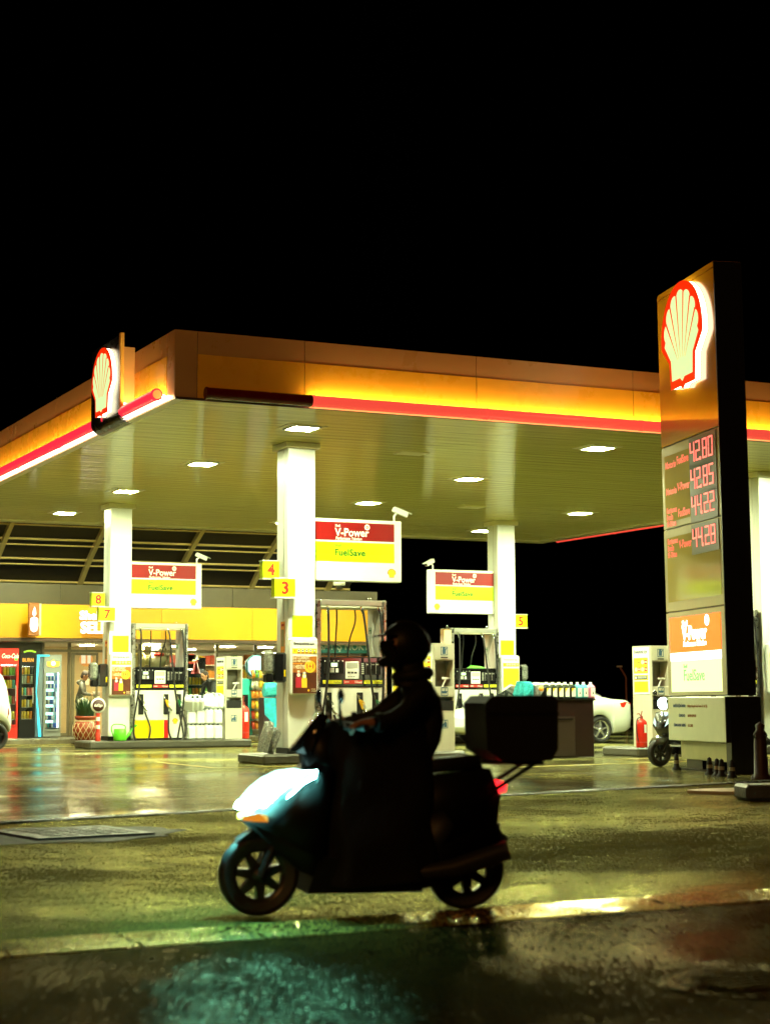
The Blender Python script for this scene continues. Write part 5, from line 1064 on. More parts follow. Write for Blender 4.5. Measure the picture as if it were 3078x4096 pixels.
MB().lathe([(0, .65), (.23, .65)], n=20).build('soil', mat('soil', (.03, .02, .012), .9), t)
lf = mat('leaf_green', (.03, .09, .03), .5, noise=.4, nscale=10); mb = MB(); r = random.Random(6)
for k in range(260):
    a = r.uniform(0, 2*pi); rr_ = .2*math.sqrt(r.random()); bx, by = rr_*cos(a), rr_*sin(a); h = r.uniform(.25, .60); ln = r.uniform(.05, .22); w_ = .009; sx, sy = -sin(a)*w_, cos(a)*w_
    m_ = (bx+cos(a)*ln*.4, by+sin(a)*ln*.4, .65+h*.6); e = (bx+cos(a)*ln, by+sin(a)*ln, .65+h)
    mb.add([(bx-sx, by-sy, .64), (bx+sx, by+sy, .64), (m_[0]+sx, m_[1]+sy, m_[2]), (m_[0]-sx, m_[1]-sy, m_[2]), e], [(0,1,2,3),(3,2,4)])
mb.build('leaves', lf, t)
# far lamp post
p = at(2503, 2775, 62); t = thing('lamp_post', 'thin unlit lamp post far behind the white car', 'lamp post', (p.x, 62, 0)); mb = MB(); mb.tube([(p.x, 62, 0), (p.x, 62, 1.9), (p.x-.05, 62, 2.0), (p.x-.3, 62, 2.35)], .035, 6); mb.build('pole', mat('rust_pole', (.25, .09, .04), .5), t, True); MB().box(p.x-.42, p.x-.2, 61.95, 62.05, 2.34, 2.40).build('lamp_head', grey_plastic, t, True)
# ------------------------------------------------------------------ people
def skin(verts, edges, rad, sub=2):
    me = bpy.data.meshes.new('s'); me.from_pydata([Vector(v) for v in verts], edges, []); o = bpy.data.objects.new('s', me); C.objects.link(o)
    m = o.modifiers.new('k', 'SKIN'); m.use_smooth_shade = True; m.branch_smoothing = .6
    if not me.skin_vertices: 
        bpy.context.view_layer.objects.active = o
    sv = me.skin_vertices[0].data
    for i, r in enumerate(rad): sv[i].radius = (r, r) if not isinstance(r, tuple) else r; sv[i].use_root = (i == 0)
    s2 = o.modifiers.new('u', 'SUBSURF'); s2.levels = sub; s2.render_levels = sub
    dg = bpy.context.evaluated_depsgraph_get(); dg.update(); out = bpy.data.meshes.new_from_object(o.evaluated_get(dg))
    V = [v.co.copy() for v in out.vertices]; F = [list(p.vertices) for p in out.polygons]
    bpy.data.objects.remove(o); bpy.data.meshes.remove(me); bpy.data.meshes.remove(out); return V, F
def head_mesh(mb, c, mats_i, yaw=0, pitch=0, s=1):
    # face looks along local -x ; skull, jaw, nose, ears, eyes, mouth
    X = Matrix.Translation(c) @ Matrix.Rotation(yaw, 4, 'Z') @ Matrix.Rotation(pitch, 4, 'Y') @ Matrix.Scale(s, 4); sk, ey, mo = mats_i
    mb.ball((0, 0, .03), .098, .078, .105, 18, sk, X); mb.ball((-.025, 0, -.045), .068, .058, .068, 14, sk, X)
    mb.hull([(-.090, -.010, .035), (-.090, .010, .035), (-.118, -.016, -.012), (-.118, .016, -.012), (-.085, -.018, -.018), (-.085, .018, -.018)], sk, True, X)
    for y in (-1, 1):
        mb.ball((.012, y*.078, .008), .022, .010, .032, 8, sk, X); mb.ball((-.086, y*.032, .03), .012, .013, .010, 8, ey, X); mb.hull([(-.095, y*.015, .052), (-.09, y*.05, .05), (-.095, y*.015, .060), (-.09, y*.05, .056), (-.08, y*.03, .055)], ey, X=X)
    mb.hull([(-.088, -.025, -.050), (-.088, .025, -.050), (-.092, 0, -.042), (-.092, 0, -.058), (-.08, 0, -.05)], mo, X=X)
def figure(J, hands, skinR=1):
    # J: joint dict in local coordinates. returns skinned body with five fingered hands
    V, E, R, idx = [], [], [], {}
    def add(n, p, r): idx[n] = len(V); V.append(Vector(p)); R.append(r); return idx[n]
    def link(a, b): E.append((idx[a], idx[b]))
    for n, r in (('pelvis', .135), ('belly', .125), ('chest', .145), ('neckb', .075), ('neck', .055)): add(n, J[n], r*skinR if n != 'neck' else r)
    for a, b in (('pelvis', 'belly'), ('belly', 'chest'), ('chest', 'neckb'), ('neckb', 'neck')): link(a, b)
    for s in ('l', 'r'):
        for n, r in (('sh', .075), ('el', .055), ('wr', .036)): add(n+s, J[n+s], r)
        link('chest', 'sh'+s); link('sh'+s, 'el'+s); link('el'+s, 'wr'+s)
        for n, r in (('hip', .098), ('kn', .066), ('an', .047), ('toe', .040)): add(n+s, J[n+s], r)
        link('pelvis', 'hip'+s); link('hip'+s, 'kn'+s); link('kn'+s, 'an'+s); link('an'+s, 'toe'+s)
        w_, d, side = J['wr'+s], *hands[s]; d = Vector(d).normalized(); side = Vector(side).normalized(); cur = d.cross(side).normalized()
        if hands.get('flip'): cur = -cur
        add('pa'+s, w_+d*.055, .030); link('wr'+s, 'pa'+s)
        for k in range(4):
            o_ = side*(.027-.018*k); L_ = (.036, .042, .039, .030)[k]; b = w_+d*.095+o_
            add('k%d%s' % (k, s), b, .0095); link('pa'+s, 'k%d%s' % (k, s)); add('m%d%s' % (k, s), b+(d*.75+cur*.6)*L_, .0088); link('k%d%s' % (k, s), 'm%d%s' % (k, s)); add('t%d%s' % (k, s), b+(d*.75+cur*.6)*L_+(cur-d*.15)*L_*.8, .0075); link('m%d%s' % (k, s), 't%d%s' % (k, s))
        add('q'+s, w_+d*.035+side*.038+cur*.01, .0125); link('pa'+s, 'q'+s); add('u'+s, w_+d*.075+side*.045+cur*.04, .0095); link('q'+s, 'u'+s)
    return skin(V, E, R, 1)
def person(label, loc, rz, J, hands, jacket, trousers, skinm, hairm, head, hp, waist, hair_scale=1):
    t = thing('person', label, 'person', loc, rz); J = {k: Vector(v) for k, v in J.items()}
    V, F = figure(J, hands, 1.12); mb = MB(); wr = [J['wrl'], J['wrr']]
    for v in V:                                                 # cloth folds, not on hands or neck
        if min((v-w).length for w in wr) > .16 and (v-J['neck']).length > .10:
            n_ = noise.noise_vector(v*Vector((9, 9, 14))); v += n_*.016+noise.noise_vector(v*26)*.006
    groups = {0: [], 1: [], 2: []}
    shoe = min(J['anl'].z, J['anr'].z)
    for f in F:
        c = sum((V[i] for i in f), Vector())/len(f)
        hand = any((c-w).dot((w-J['el'+s])) > .02*(w-J['el'+s]).length and (c-w).length < .22 for w, s in zip(wr, 'lr')); hd = (c-J['neck']).length < .05 and c.z > J['neck'].z-.02
        groups[2 if hand or hd else (0 if c.z > waist else 1)].append(f)
    for k, fs in groups.items(): mb.f += fs; mb.m += [k]*len(fs); mb.sm += [True]*len(fs)
    mb.v = V; n0 = len(mb.v); head_mesh(mb, head, (2, 3, 4), *hp)
    mb.build('body', [jacket, trousers, skinm, dark_ink, mat('lips', (.3, .08, .06), .5)], t)
    return t, J
jack = mat('jacket_olive', (.10, .10, .075), .6, noise=.3, nscale=8, bump=.3, bscale=14); jdark = mat('coat_dark', (.012, .014, .014), .6, bump=.3, bscale=14); trs = mat('trousers_dark', (.015, .015, .014), .7); skn = mat('skin', (.45, .22, .12), .5); hairm = mat('hair_dark', (.025, .015, .008), .6, bump=.4, bscale=60)
def stand(lean=.0, head_fwd=.0, hx=.3, hz=1.05, hy=.1, h=1.0):
    return {k: (v[0], v[1], v[2]*h) for k, v in dict(pelvis=(0, 0, .92), belly=(-.01-lean*.3, 0, 1.06), chest=(-.02-lean*.7, 0, 1.26), neckb=(-.03-lean, 0, 1.42), neck=(-.05-lean-head_fwd*.5, 0, 1.49),
     shl=(-.02-lean*.9, .19, 1.38), shr=(-.02-lean*.9, -.19, 1.38), ell=(-.06-lean, .25, 1.12), elr=(-.06-lean, -.25, 1.12), wrl=(-hx-lean, hy, hz), wrr=(-hx-lean, -hy, hz),
     hipl=(0, .09, .88), hipr=(0, -.09, .88), knl=(-.02, .11, .49), knr=(-.03, -.11, .49), anl=(.02, .11, .09), anr=(.0, -.11, .09), toel=(-.13, .12, .05), toer=(-.15, -.12, .05)).items()}
J = stand(.06, .06, .32, 1.08, .08, .98); p = at(318, 2930, 46.6)
t, J = person('customer in an olive jacket and dark trousers standing inside the shop door, looking down', (p.x-.02, 46.6, .166), radians(180-25), J, {'l': ((-.9, -.3, .1), (0, .2, 1)), 'r': ((-.9, .3, .1), (0, -.2, 1))}, jack, trs, skn, hairm, J['neck'] and Vector((-.15, 0, 1.56)), (0, radians(-28)), .93)
mb = MB(); X = Matrix.Translation((-.15, 0, 1.56)) @ Matrix.Rotation(radians(-28), 4, 'Y'); mb.ball((.022, 0, .052), .103, .088, .10, 16, 0, X); mb.ball((.06, 0, -.01), .06, .078, .08, 12, 0, X); mb.hull([(-.07, -.06, .10), (-.07, .06, .10), (-.09, -.03, .07), (-.09, .03, .07), (0, -.07, .13), (0, .07, .13)], 0, True, X); mb.build('hair', hairm, t)
mb = MB(); mb.tube([Vector((.03, .12*cos(a), 1.40+.05*sin(a))) + Vector((-.08*abs(sin(a/2)), 0, 0)) for a in [2*pi*i/16 for i in range(16)]], .035, 8, closed=True); mb.build('collar', jack, t)
mb = MB(); crumple(mb, (-.46, 0, 1.08), .10, .13, .07, 3); tag(mb.build('snack_packet', snk[4]), 'bright packet held in the hands of the customer inside the shop', 'packet'); bpy.data.objects[-1] if False else None
sp = [o for o in bpy.data.objects if o.name.startswith('snack_packet')][0]; sp.location = t.location; sp.rotation_euler = t.rotation_euler
J = stand(.22, .10, .30, .86, .12, 1.0); p = at(848, 2800, 43.5)
t, J = person('person in a dark coat bending towards the white canisters, half behind the cabinet', (p.x+.12, 43.5, .15), radians(15), J, {'l': ((-.5, -.2, -.9), (0, .2, 1)), 'r': ((-.5, .2, -.9), (0, -.2, 1))}, jdark, trs, skn, hairm, Vector((-.37, 0, 1.54)), (0, radians(-20)), .80)
mb = MB(); X = Matrix.Translation((-.37, 0, 1.54)) @ Matrix.Rotation(radians(-20), 4, 'Y'); mb.ball((.022, 0, .052), .103, .088, .10, 16, 0, X); mb.ball((.055, 0, -.01), .06, .078, .08, 12, 0, X); mb.build('hair', hairm, t)
mb = MB(); mb.tube([(-.1, -.19, .80), (-.06, 0, .70), (-.1, .19, .80)], .09, 8); mb.build('coat_hem', jdark, t)

# ------------------------------------------------------------------ scooters
gblack = mat('scooter_black', (.008, .008, .009), .22, coat=.4); mblack = mat('scooter_matt', (.006, .006, .006), .55, spec=.25); rim_m = mat('scooter_rim', (.05, .05, .05), .35, .7)
def wheel(mb_t, mb_r, c, r, w_=.055, spokes=7, ri=.66, axis='y', n=32):
    pr = []
    for k in range(13):
        a = -pi*.62+2*pi*.62*k/12; pr.append((r-w_*.55+w_*.55*cos(a), w_*sin(a)))
    pr = [(r*ri, -w_*.75)]+pr+[(r*ri, w_*.75)]
    mb_t.lathe(pr, c, n, 0, axis); mb_t.lathe([(r*ri, w_*.75), (r*ri, -w_*.75)], c, n, 0, axis)
    mb_r.lathe([(r*ri-.001, -w_*.7), (r*ri-.02, -w_*.6), (r*ri-.02, w_*.6), (r*ri-.001, w_*.7)], c, n, 0, axis)
    mb_r.lathe([(0, -w_*.7), (r*.17, -w_*.7), (r*.17, w_*.7), (0, w_*.7)], c, 14, 0, axis)
    for k in range(spokes):
        a = 2*pi*k/spokes+.3; d = Vector((cos(a), 0, sin(a))) if axis == 'y' else Vector((0, cos(a), sin(a))); q = Vector((-sin(a), 0, cos(a))) if axis == 'y' else Vector((0, -sin(a), cos(a))); ax = Vector((0, 1, 0)) if axis == 'y' else Vector((1, 0, 0)); o_ = Vector(c)
        mb_r.hull([o_+d*(r*.12)+q*e1*.028+ax*e2*w_*.55 for e1 in (-1, 1) for e2 in (-1, 1)]+[o_+d*(r*ri-.01)+q*e1*.018+ax*e2*w_*.55 for e1 in (-1, 1) for e2 in (-1, 1)])
def two_wheel(t, zr=.215, wb=1.13):
    for x in (0, wb):
        mt, mr = MB(), MB(); wheel(mt, mr, (x, 0, zr), zr); wo = mt.build('wheel', rubber, t); mr.build('rim', rim_m, wo)
dull = mat('scooter_dull_black', (.004, .004, .004), .45, spec=.2)
sc_a = math.atan2(8.522-8.762, 4.574-3.443)
sc = thing('delivery_scooter', 'black delivery scooter riding past with a lit headlight and a rear top box', 'scooter', (3.44, 8.76, .004), sc_a)
two_wheel(sc)
mb = MB()                                                        # front mudguard with beak
pr = [(-.12, .40), (-.04, .455), (.06, .465), (.16, .43), (.23, .34), (.22, .30), (.14, .39), (.06, .425), (-.03, .415)]
mb.prism(pr, (0, -.07, 0), EX, EZ, EY, .14, 0); mb.hull([(-.13, -.03, .385), (-.13, .03, .385), (0, -.06, .46), (0, .06, .46), (-.02, -.06, .41), (-.02, .06, .41)]); mb.build('mudguard', dull, sc)
mb = MB()
for y in (-.085, .085): mb.tube([(0, y, .215), (.10, y, .45), (.2, y*.5, .62)], .025, 8)
mb.tube([(.2, 0, .6), (.33, 0, .98)], .03, 8); mb.build('fork', mblack, sc)
mb = MB()                                                        # front apron, floor, rear body
mb.hull([(-.06, -.10, .50), (-.06, .10, .50), (.10, -.2, .46), (.10, .2, .46), (.27, -.21, .80), (.27, .21, .80), (.08, -.15, .64), (.08, .15, .64), (.30, -.21, .30), (.30, .21, .30), (.36, -.20, .78), (.36, .20, .78), (.14, -.12, .36), (.14, .12, .36)], 0, True)
mb.hull([(.27, -.12, .70), (.27, .12, .70), (.44, -.12, .72), (.44, .12, .72), (.22, -.12, .90), (.22, .12, .90), (.42, -.1, .98), (.42, .1, .98), (.30, -.1, .98), (.30, .1, .98)], 0, True)
mb.hull([(.22, -.2, .13), (.22, .2, .13), (.30, -.2, .32), (.30, .2, .32), (.82, -.2, .28), (.82, .2, .28), (.85, -.17, .12), (.85, .17, .12)], 0)
mb.hull([(.70, -.15, .28), (.70, .15, .28), (.76, -.16, .70), (.76, .16, .70), (1.24, -.13, .76), (1.24, .13, .76), (1.30, -.09, .62), (1.30, .09, .62), (1.16, -.17, .46), (1.16, .17, .46), (.84, -.18, .30), (.84, .18, .30)], 0, True)
mb.hull([(-.09, -.06, .50), (-.09, .06, .50), (-.02, -.10, .58), (-.02, .10, .58), (.12, -.16, .40), (.12, .16, .40), (.20, -.18, .24), (.20, .18, .24), (.30, -.19, .20), (.30, .19, .20), (.30, -.2, .5), (.30, .2, .5), (.02, -.1, .44), (.02, .1, .44)], 0, True)
mb.hull([(.78, -.19, .13), (.78, .19, .13), (.80, -.19, .5), (.80, .19, .5), (1.02, -.17, .16), (1.02, .17, .16), (1.26, -.15, .42), (1.26, .15, .42), (1.30, -.12, .62), (1.30, .12, .62)], 0, True)
mb.build('body_panels', dull, sc)
mb = MB(); mb.hull([(.70, -.13, .72), (.70, .13, .72), (.72, -.12, .79), (.72, .12, .79), (1.18, -.12, .83), (1.18, .12, .83), (1.20, -.12, .76), (1.20, .12, .76), (.95, -.15, .77), (.95, .15, .77)], 0, True); mb.build('seat', mblack, sc)
mb = MB(); mb.hull([(.16, -.02, .86), (.16, .02, .86), (.26, -.13, .84), (.26, .13, .84), (.36, -.10, 1.05), (.36, .10, 1.05), (.32, -.10, 1.06), (.32, .10, 1.06)], 0, True); mb.build('windshield', blackgloss, sc)
mb = MB(); mb.tube(spline([(.50, -.36, .985), (.46, -.22, .99), (.38, 0, .96), (.46, .22, .99), (.50, .36, .985)], 5), .013, 8); hb = mb.build('handlebar', mblack, sc)
for y in (-1, 1):
    MB().tube([(.465, y*.24, .99), (.50, y*.37, .985)], .019, 10).build('grip', rubber, hb); MB().tube([(.42, y*.20, 1.0), (.40, y*.3, .985), (.42, y*.36, .975)], .008, 6).build('brake_lever', mblack, hb)
    mb = MB(); mb.tube([(.40, y*.2, 1.0), (.38, y*.26, 1.12)], .008, 6); mb.ball((.38, y*.29, 1.15), .015, .06, .04); mb.build('mirror', blackgloss, hb)
hl = MB(); pol = [(-.12, .566), (-.10, .60), (-.045, .665), (.03, .715), (.12, .75), (.27, .765), (.262, .728), (.20, .698), (.15, .648), (.09, .600), (0, .566)]
hl.prism(pol, (0, -.213, 0), EX, EZ, EY, .426, 0)
for i, v in enumerate(hl.v):                                     # taper the lamp towards the nose
    k = min(1, max(.32, (v.x+.16)/.34)); v.y *= k
for i, f in enumerate(hl.f):                                     # top faces dimmed to keep glare off the handlebar, the others stay bright
    n_ = (hl.v[f[1]]-hl.v[f[0]]).cross(hl.v[f[2]]-hl.v[f[0]]).normalized(); cz = sum(hl.v[k].z for k in f)/len(f); hl.m[i] = 1 if len(f) == 4 and abs(n_.z) > .35 and cz > .59 else 0
ho = hl.build('headlight', [glow('headlight_cyan', (.22, 1, .92), 800), glow('headlight_dim_top', (.5, 1, .93), 3)], sc)
for y in (-1, 1):
    mb = MB(); mb.hull([(-.10, y*.09, .525), (-.02, y*.15, .545), (.02, y*.16, .53), (-.10, y*.09, .505), (.02, y*.17, .50), (-.04, y*.13, .50)]); mb.build('indicator', glow('indicator_amber', (1, .32, .02), .7), sc)
mb = MB(); mb.hull([(1.26, -.10, .70), (1.26, .10, .70), (1.36, -.05, .68), (1.36, .05, .68), (1.28, -.10, .62), (1.28, .10, .62), (1.35, -.05, .63), (1.35, .05, .63)], 0, True); mb.build('tail_light', glow('tail_red', (1, .015, .02), 4), sc)
mb = MB(); mb.hull([(1.20, -.08, .50), (1.20, .08, .50), (1.36, -.07, .38), (1.36, .07, .38), (1.33, -.07, .30), (1.33, .07, .30), (1.22, -.08, .40), (1.22, .08, .40)]); mb.box(1.30, 1.31, -.07, .07, .34, .46); mb.build('mudflap', mblack, sc)
mb = MB(); mb.tube([(.80, -.19, .22), (1.0, -.21, .24), (1.30, -.22, .33)], [.035, .05, .055], 12); mb.build('exhaust', rim_m, sc)
mb = MB()
for y in (-.1, .1): mb.tube([(1.0, y, .80), (1.25, y, .79), (1.55, y, .785)], .013, 6); mb.tube([(1.2, y, .6), (1.5, y, .78)], .013, 6)
for x in (1.1, 1.3, 1.5): mb.tube([(x, -.1, .79), (x, .1, .79)], .011, 6)
mb.build('rear_rack', mblack, sc)
mb = MB(); mb.hull([(x, y, z) for x, z in ((1.20, .86), (1.28, .80), (1.56, .80), (1.60, .86), (1.60, 1.12), (1.57, 1.15), (1.23, 1.15), (1.19, 1.11)) for y in (-.21, .21)]); bx = mb.build('top_box', mblack, sc)
mb = MB(); mb.box(1.195, 1.603, -.215, .215, 1.045, 1.06); mb.box(1.60, 1.61, -.05, .05, 1.0, 1.06); mb.build('lid_seam', dull, bx)
apron = MB(); NR, NZ = 44, 22; vs = []
for k in range(NZ):                                              # quilted rain apron hanging over the rider's legs
    t_ = k/(NZ-1); z = .17+.84*t_; lo, hi = .31+.05*t_, .93-.03*t_+.03*sin(3*t_); cs, ha, hb_ = (lo+hi)/2, (hi-lo)/2, .25-.05*t_
    for j in range(NR):
        u_ = 2*pi*j/NR; cu, su = cos(u_), sin(u_); cc_ = math.copysign(abs(cu)**.55, cu); ss_ = math.copysign(abs(su)**.55, su)
        rp = 1+.025*sin(9*u_+6*t_)*(1-t_)+.022*sin(5*u_-11*t_)+.018*sin(17*t_+2*u_)
        vs.append((cs+ha*cc_*rp, hb_*ss_*rp, z+.012*sin(4*u_)))
apron.add(vs, [(k*NR+j, k*NR+(j+1) % NR, (k+1)*NR+(j+1) % NR, (k+1)*NR+j) for k in range(NZ-1) for j in range(NR)], 0, True)
apron.add(vs[-NR:], [list(range(NR))], 0); apron.add(vs[:NR], [list(range(NR-1, -1, -1))], 0)
apron.build('leg_cover', mat('leg_cover', (.003, .003, .003), .7, bump=.3, bscale=12, spec=.15), sc)
# rider
rj = mat('rider_black', (.005, .005, .005), .65, bump=.3, bscale=14, spec=.2); rskin = mat('rider_skin', (.25, .13, .08), .5)
J = {k: Vector(v) for k, v in dict(pelvis=(.93, 0, .90), belly=(.91, 0, 1.0), chest=(.88, 0, 1.13), neckb=(.85, 0, 1.235), neck=(.835, 0, 1.29), shl=(.87, .18, 1.185), shr=(.87, -.18, 1.185), ell=(.70, .26, 1.03), elr=(.70, -.26, 1.03), wrl=(.555, .30, 1.01), wrr=(.555, -.30, 1.01),
  hipl=(.88, .10, .86), hipr=(.88, -.10, .86), knl=(.50, .16, .74), knr=(.50, -.16, .74), anl=(.55, .16, .36), anr=(.55, -.16, .36), toel=(.42, .16, .31), toer=(.42, -.16, .31)).items()}
ride, J = person('person in black riding the delivery scooter, helmet on, hands on the handlebar', sc.location, sc_a, J, {'l': ((-1, .05, -.05), (0, -1, .1)), 'r': ((-1, -.05, -.05), (0, 1, .1)), }, rj, rj, rskin, hairm, Vector((.80, 0, 1.385)), (0, radians(-6)), .8)
mb = MB(); mb.tube([Vector((.84+.085*cos(a), .085*sin(a), 1.262+.012*cos(a))) for a in [2*pi*i/18 for i in range(18)]], .034, 8, closed=True); mb.build('collar', rj, ride); MB().lathe([(.10, 1.20), (.085, 1.26), (.08, 1.34), (.075, 1.38)], (.825, 0, 0), 16).build('neck_warmer', rj, ride)
mb = MB()
for s_ in (-1, 1): MB().tube([(.60, s_*.292, 1.012), (.57, s_*.297, 1.010)], .052, 10).build('cuff', rj, ride)
rb = ride.children[0]; rb.data.materials[2] = rskin
hc = Vector((.80, 0, 1.42)); mb = MB(); prof = []
mb.ball(hc, .140, .122, .132, 24, 0); keep = [i for i, f in enumerate(mb.f) if not (sum((mb.v[k].x for k in f))/len(f) < hc.x-.07 and -.115 < sum((mb.v[k].z for k in f))/len(f)-hc.z < .045)]
mb.f = [mb.f[i] for i in keep]; mb.m = [0]*len(keep); mb.sm = [True]*len(keep); mb.build('helmet', dull, ride)
mb = MB(); mb.hull([(.70, -.10, 1.475), (.70, .10, 1.475), (.60, -.06, 1.465), (.60, .06, 1.465), (.69, -.10, 1.49), (.69, .10, 1.49)], 0, True); mb.tube([(.735, -.10, 1.34), (.675, 0, 1.33), (.735, .10, 1.34)], .028, 8); mb.build('visor_peak', mblack, ride)
mb = MB(); mb.add([(hc.x-.143*cos(a)*cos(k), .127*sin(a)*1.0, hc.z+.12*sin(k)) for k in (-.5, -.25, 0, .25) for a in [-.95+1.9*i/10 for i in range(11)]], [(r_*11+i, r_*11+i+1, r_*11+i+12, r_*11+i+11) for r_ in range(3) for i in range(10)], 0, True); mb.build('visor', blackgloss, ride)
mb = MB(); mb.tube([(hc.x+.141*cos(a), 0, hc.z+.133*sin(a)) for a in [-.3+2.2*i/12 for i in range(13)]], .010, 6); mb.build('helmet_ridge', mblack, ride)
# parked scooter beside the pylon
p = atg(2638, 3082); pa = radians(38)
psy = 24.0; psx = at(2636, 3070, psy).x; pa = radians(5)
ps = thing('parked_scooter', 'dark glossy scooter parked beside the price pylon with a bright headlight', 'scooter', (psx, psy, .004), pa); two_wheel(ps, .225, 1.2)
gl_s = mat('scooter_grey_gloss', (.05, .05, .045), .12, coat=.6)
mb = MB(); mb.hull([(-.15, -.09, .36), (-.15, .09, .36), (-.06, -.11, .46), (-.06, .11, .46), (.14, -.10, .46), (.14, .10, .46), (.24, -.09, .36), (.24, .09, .36), (0, 0, .50)], 0, True); mb.build('mudguard', gl_s, ps)
mb = MB()
for y in (-.09, .09): mb.tube([(0, y, .225), (.14, y, .52)], .03, 8)
mb.tube([(.14, 0, .5), (.3, 0, .95)], .035, 8); mb.build('fork', mblack, ps)
mb = MB(); mb.hull([(.02, -.06, .56), (.02, .06, .56), (.05, -.22, .66), (.05, .22, .66), (.10, -.18, .88), (.10, .18, .88), (.30, -.22, .84), (.30, .22, .84), (.28, -.2, .36), (.28, .2, .36), (.1, -.1, .46), (.1, .1, .46)], 0, True); mb.build('front_apron', gblack, ps)
mb = MB(); mb.hull([(.25, -.19, .2), (.25, .19, .2), (.8, -.19, .2), (.8, .19, .2), (.8, .19, .3), (.8, -.19, .3), (.25, .19, .32), (.25, -.19, .32)]); mb.hull([(.72, -.15, .3), (.72, .15, .3), (.78, -.16, .72), (.78, .16, .72), (1.4, -.12, .8), (1.4, .12, .8), (1.3, -.17, .45), (1.3, .17, .45)], 0, True); mb.build('body_panels', gblack, ps)
mb = MB(); mb.hull([(.74, -.14, .73), (.74, .14, .73), (.76, -.13, .80), (.76, .13, .80), (1.36, -.12, .86), (1.36, .12, .86), (1.38, -.12, .8), (1.38, .12, .8)], 0, True); mb.build('seat', mblack, ps)
mb = MB(); mb.hull([(.10, -.15, .98), (.10, .15, .98), (.08, -.12, 1.08), (.08, .12, 1.08), (.32, -.12, 1.06), (.32, .12, 1.06), (.30, -.16, .96), (.30, .16, .96)], 0, True); mb.build('handlebar_cowl', gblack, ps)
mb = MB(); mb.lathe([(0, -.02), (.07, -.015), (.095, .02), (.1, .06)], (.055, 0, 1.02), 20, 0, 'x'); mb.build('headlight', glow('parked_headlight', (.72, 1, .95), 16), ps)
for y in (-1, 1):
    mb = MB(); mb.hull([(.03, y*.11, .64), (.045, y*.2, .70), (.06, y*.18, .80), (.05, y*.13, .72)]); mb.build('signal_lamp', glow('signal_white', (.75, 1, .95), 1.0), ps)
    mb = MB(); mb.tube([(.26, y*.16, 1.03), (.32, y*.38, 1.05)], .018, 8); mb.build('grip', rubber, ps)
    mb = MB(); mb.tube([(.28, y*.26, 1.05), (.24, y*.34, 1.17)], .008, 6); mb.ball((.24, y*.38, 1.19), .018, .06, .045); mb.build('mirror', blackgloss, ps)

# ------------------------------------------------------------------ cars
carw = mat('car_white', (.74, .78, .72), .22, coat=.5, noise=.03, nscale=2); glassd = mat('car_glass', (.01, .013, .012), .06, coat=.5); tyre = rubber; alloy = mat('alloy_silver', (.75, .77, .74), .25, .8)
def loft(mb, st, mi=0):
    n = None; vs = []
    for (x, zb, zs, zt, wb_, ws, wt) in st:
        h = zs-zb
        half = [(wb_*.86, zb), (wb_, zb+h*.06), (ws, zb+h*.45), (ws, zb+h*.72), (ws*.975, zs-.02), (ws*.945, zs+.01), (wt*1.03, zt-.05 if zt-zs > .1 else zt-.012), (wt*.93, zt-.01), (wt*.5, zt+.012)]
        ring = [(x, -a, b) for a, b in half]+[(x, 0, zt+.018)]+[(x, a, b) for a, b in half[::-1]]+[(x, 0, zb)]
        n = len(ring); vs += ring
    fs = [(i*n+j, (i+1)*n+j, (i+1)*n+(j+1) % n, i*n+(j+1) % n) for i in range(len(st)-1) for j in range(n)]
    mb.add(vs, fs, mi, True); mb.add(vs[:n], [list(range(n))], mi); mb.add(vs[-n:], [list(range(n-1, -1, -1))], mi)
def car_stations(P, wheels, rw):
    out = []; xs = sorted(set([round(P[0][0]+(P[-1][0]-P[0][0])*i/70, 4) for i in range(71)]+[w_+rw*k for w_ in wheels for k in (-1.001, -1, -.97, -.9, -.8, -.6, -.3, 0, .3, .6, .8, .9, .97, 1, 1.001)]))
    for x in xs:
        for a, b in zip(P, P[1:]):
            if a[0] <= x <= b[0]: k = (x-a[0])/max(1e-6, b[0]-a[0]); k2 = k; v = [a[i]+(b[i]-a[i])*k2 for i in range(1, 7)]; break
        zb = v[0]
        for w_ in wheels:
            if abs(x-w_) < rw: zb = max(zb, .31+math.sqrt(max(0, rw*rw-(x-w_)**2)))
        out.append((x, zb, max(v[1], zb+.12), v[2], v[3], v[4], v[5]))
    return out
def car_wheels(t, wheels, hw, r, alloy_m, sp):
    for x in wheels:
        for y in (-1, 1):
            mt, mr = MB(), MB(); wheel(mt, mr, (x, y*(hw-.10), r), r, .095, sp, .70); wo = mt.build('wheel', tyre, t); mr.build('rim', alloy_m, wo)
            MB().lathe([(0, -.02), (r*.66, -.02), (r*.66, .02), (0, .02)], (x, y*(hw-.13), r), 24, 0, 'y').build('brake_disc', mat('wheel_dark', (.03, .03, .03), .5), wo)
# sedan, nose towards -x
P = [(-2.30, .42, .62, .63, .55, .62, .50), (-2.22, .30, .70, .72, .72, .78, .62), (-1.9, .22, .80, .83, .84, .88, .72), (-1.2, .20, .93, .96, .88, .90, .74), (-.95, .20, .96, 1.02, .88, .90, .72), (-.35, .20, .97, 1.38, .88, .91, .60), (.1, .20, .97, 1.455, .88, .91, .59), (.6, .20, .98, 1.45, .88, .91, .59), (1.0, .20, .99, 1.37, .88, .91, .59), (1.55, .21, 1.02, 1.12, .88, .90, .68), (1.75, .22, 1.04, 1.075, .87, .89, .70), (2.12, .26, 1.02, 1.055, .83, .86, .68), (2.24, .34, .96, .99, .78, .82, .62), (2.30, .46, .80, .82, .68, .72, .55)]
wx = (-1.38, 1.32)
car = thing('white_car', 'white saloon car behind the counter with red tail light', 'car', (0, 0, .004)); cx_ = at(2402, 2900, 36.6); car.location = (cx_.x-wx[1], 37.5, .004)
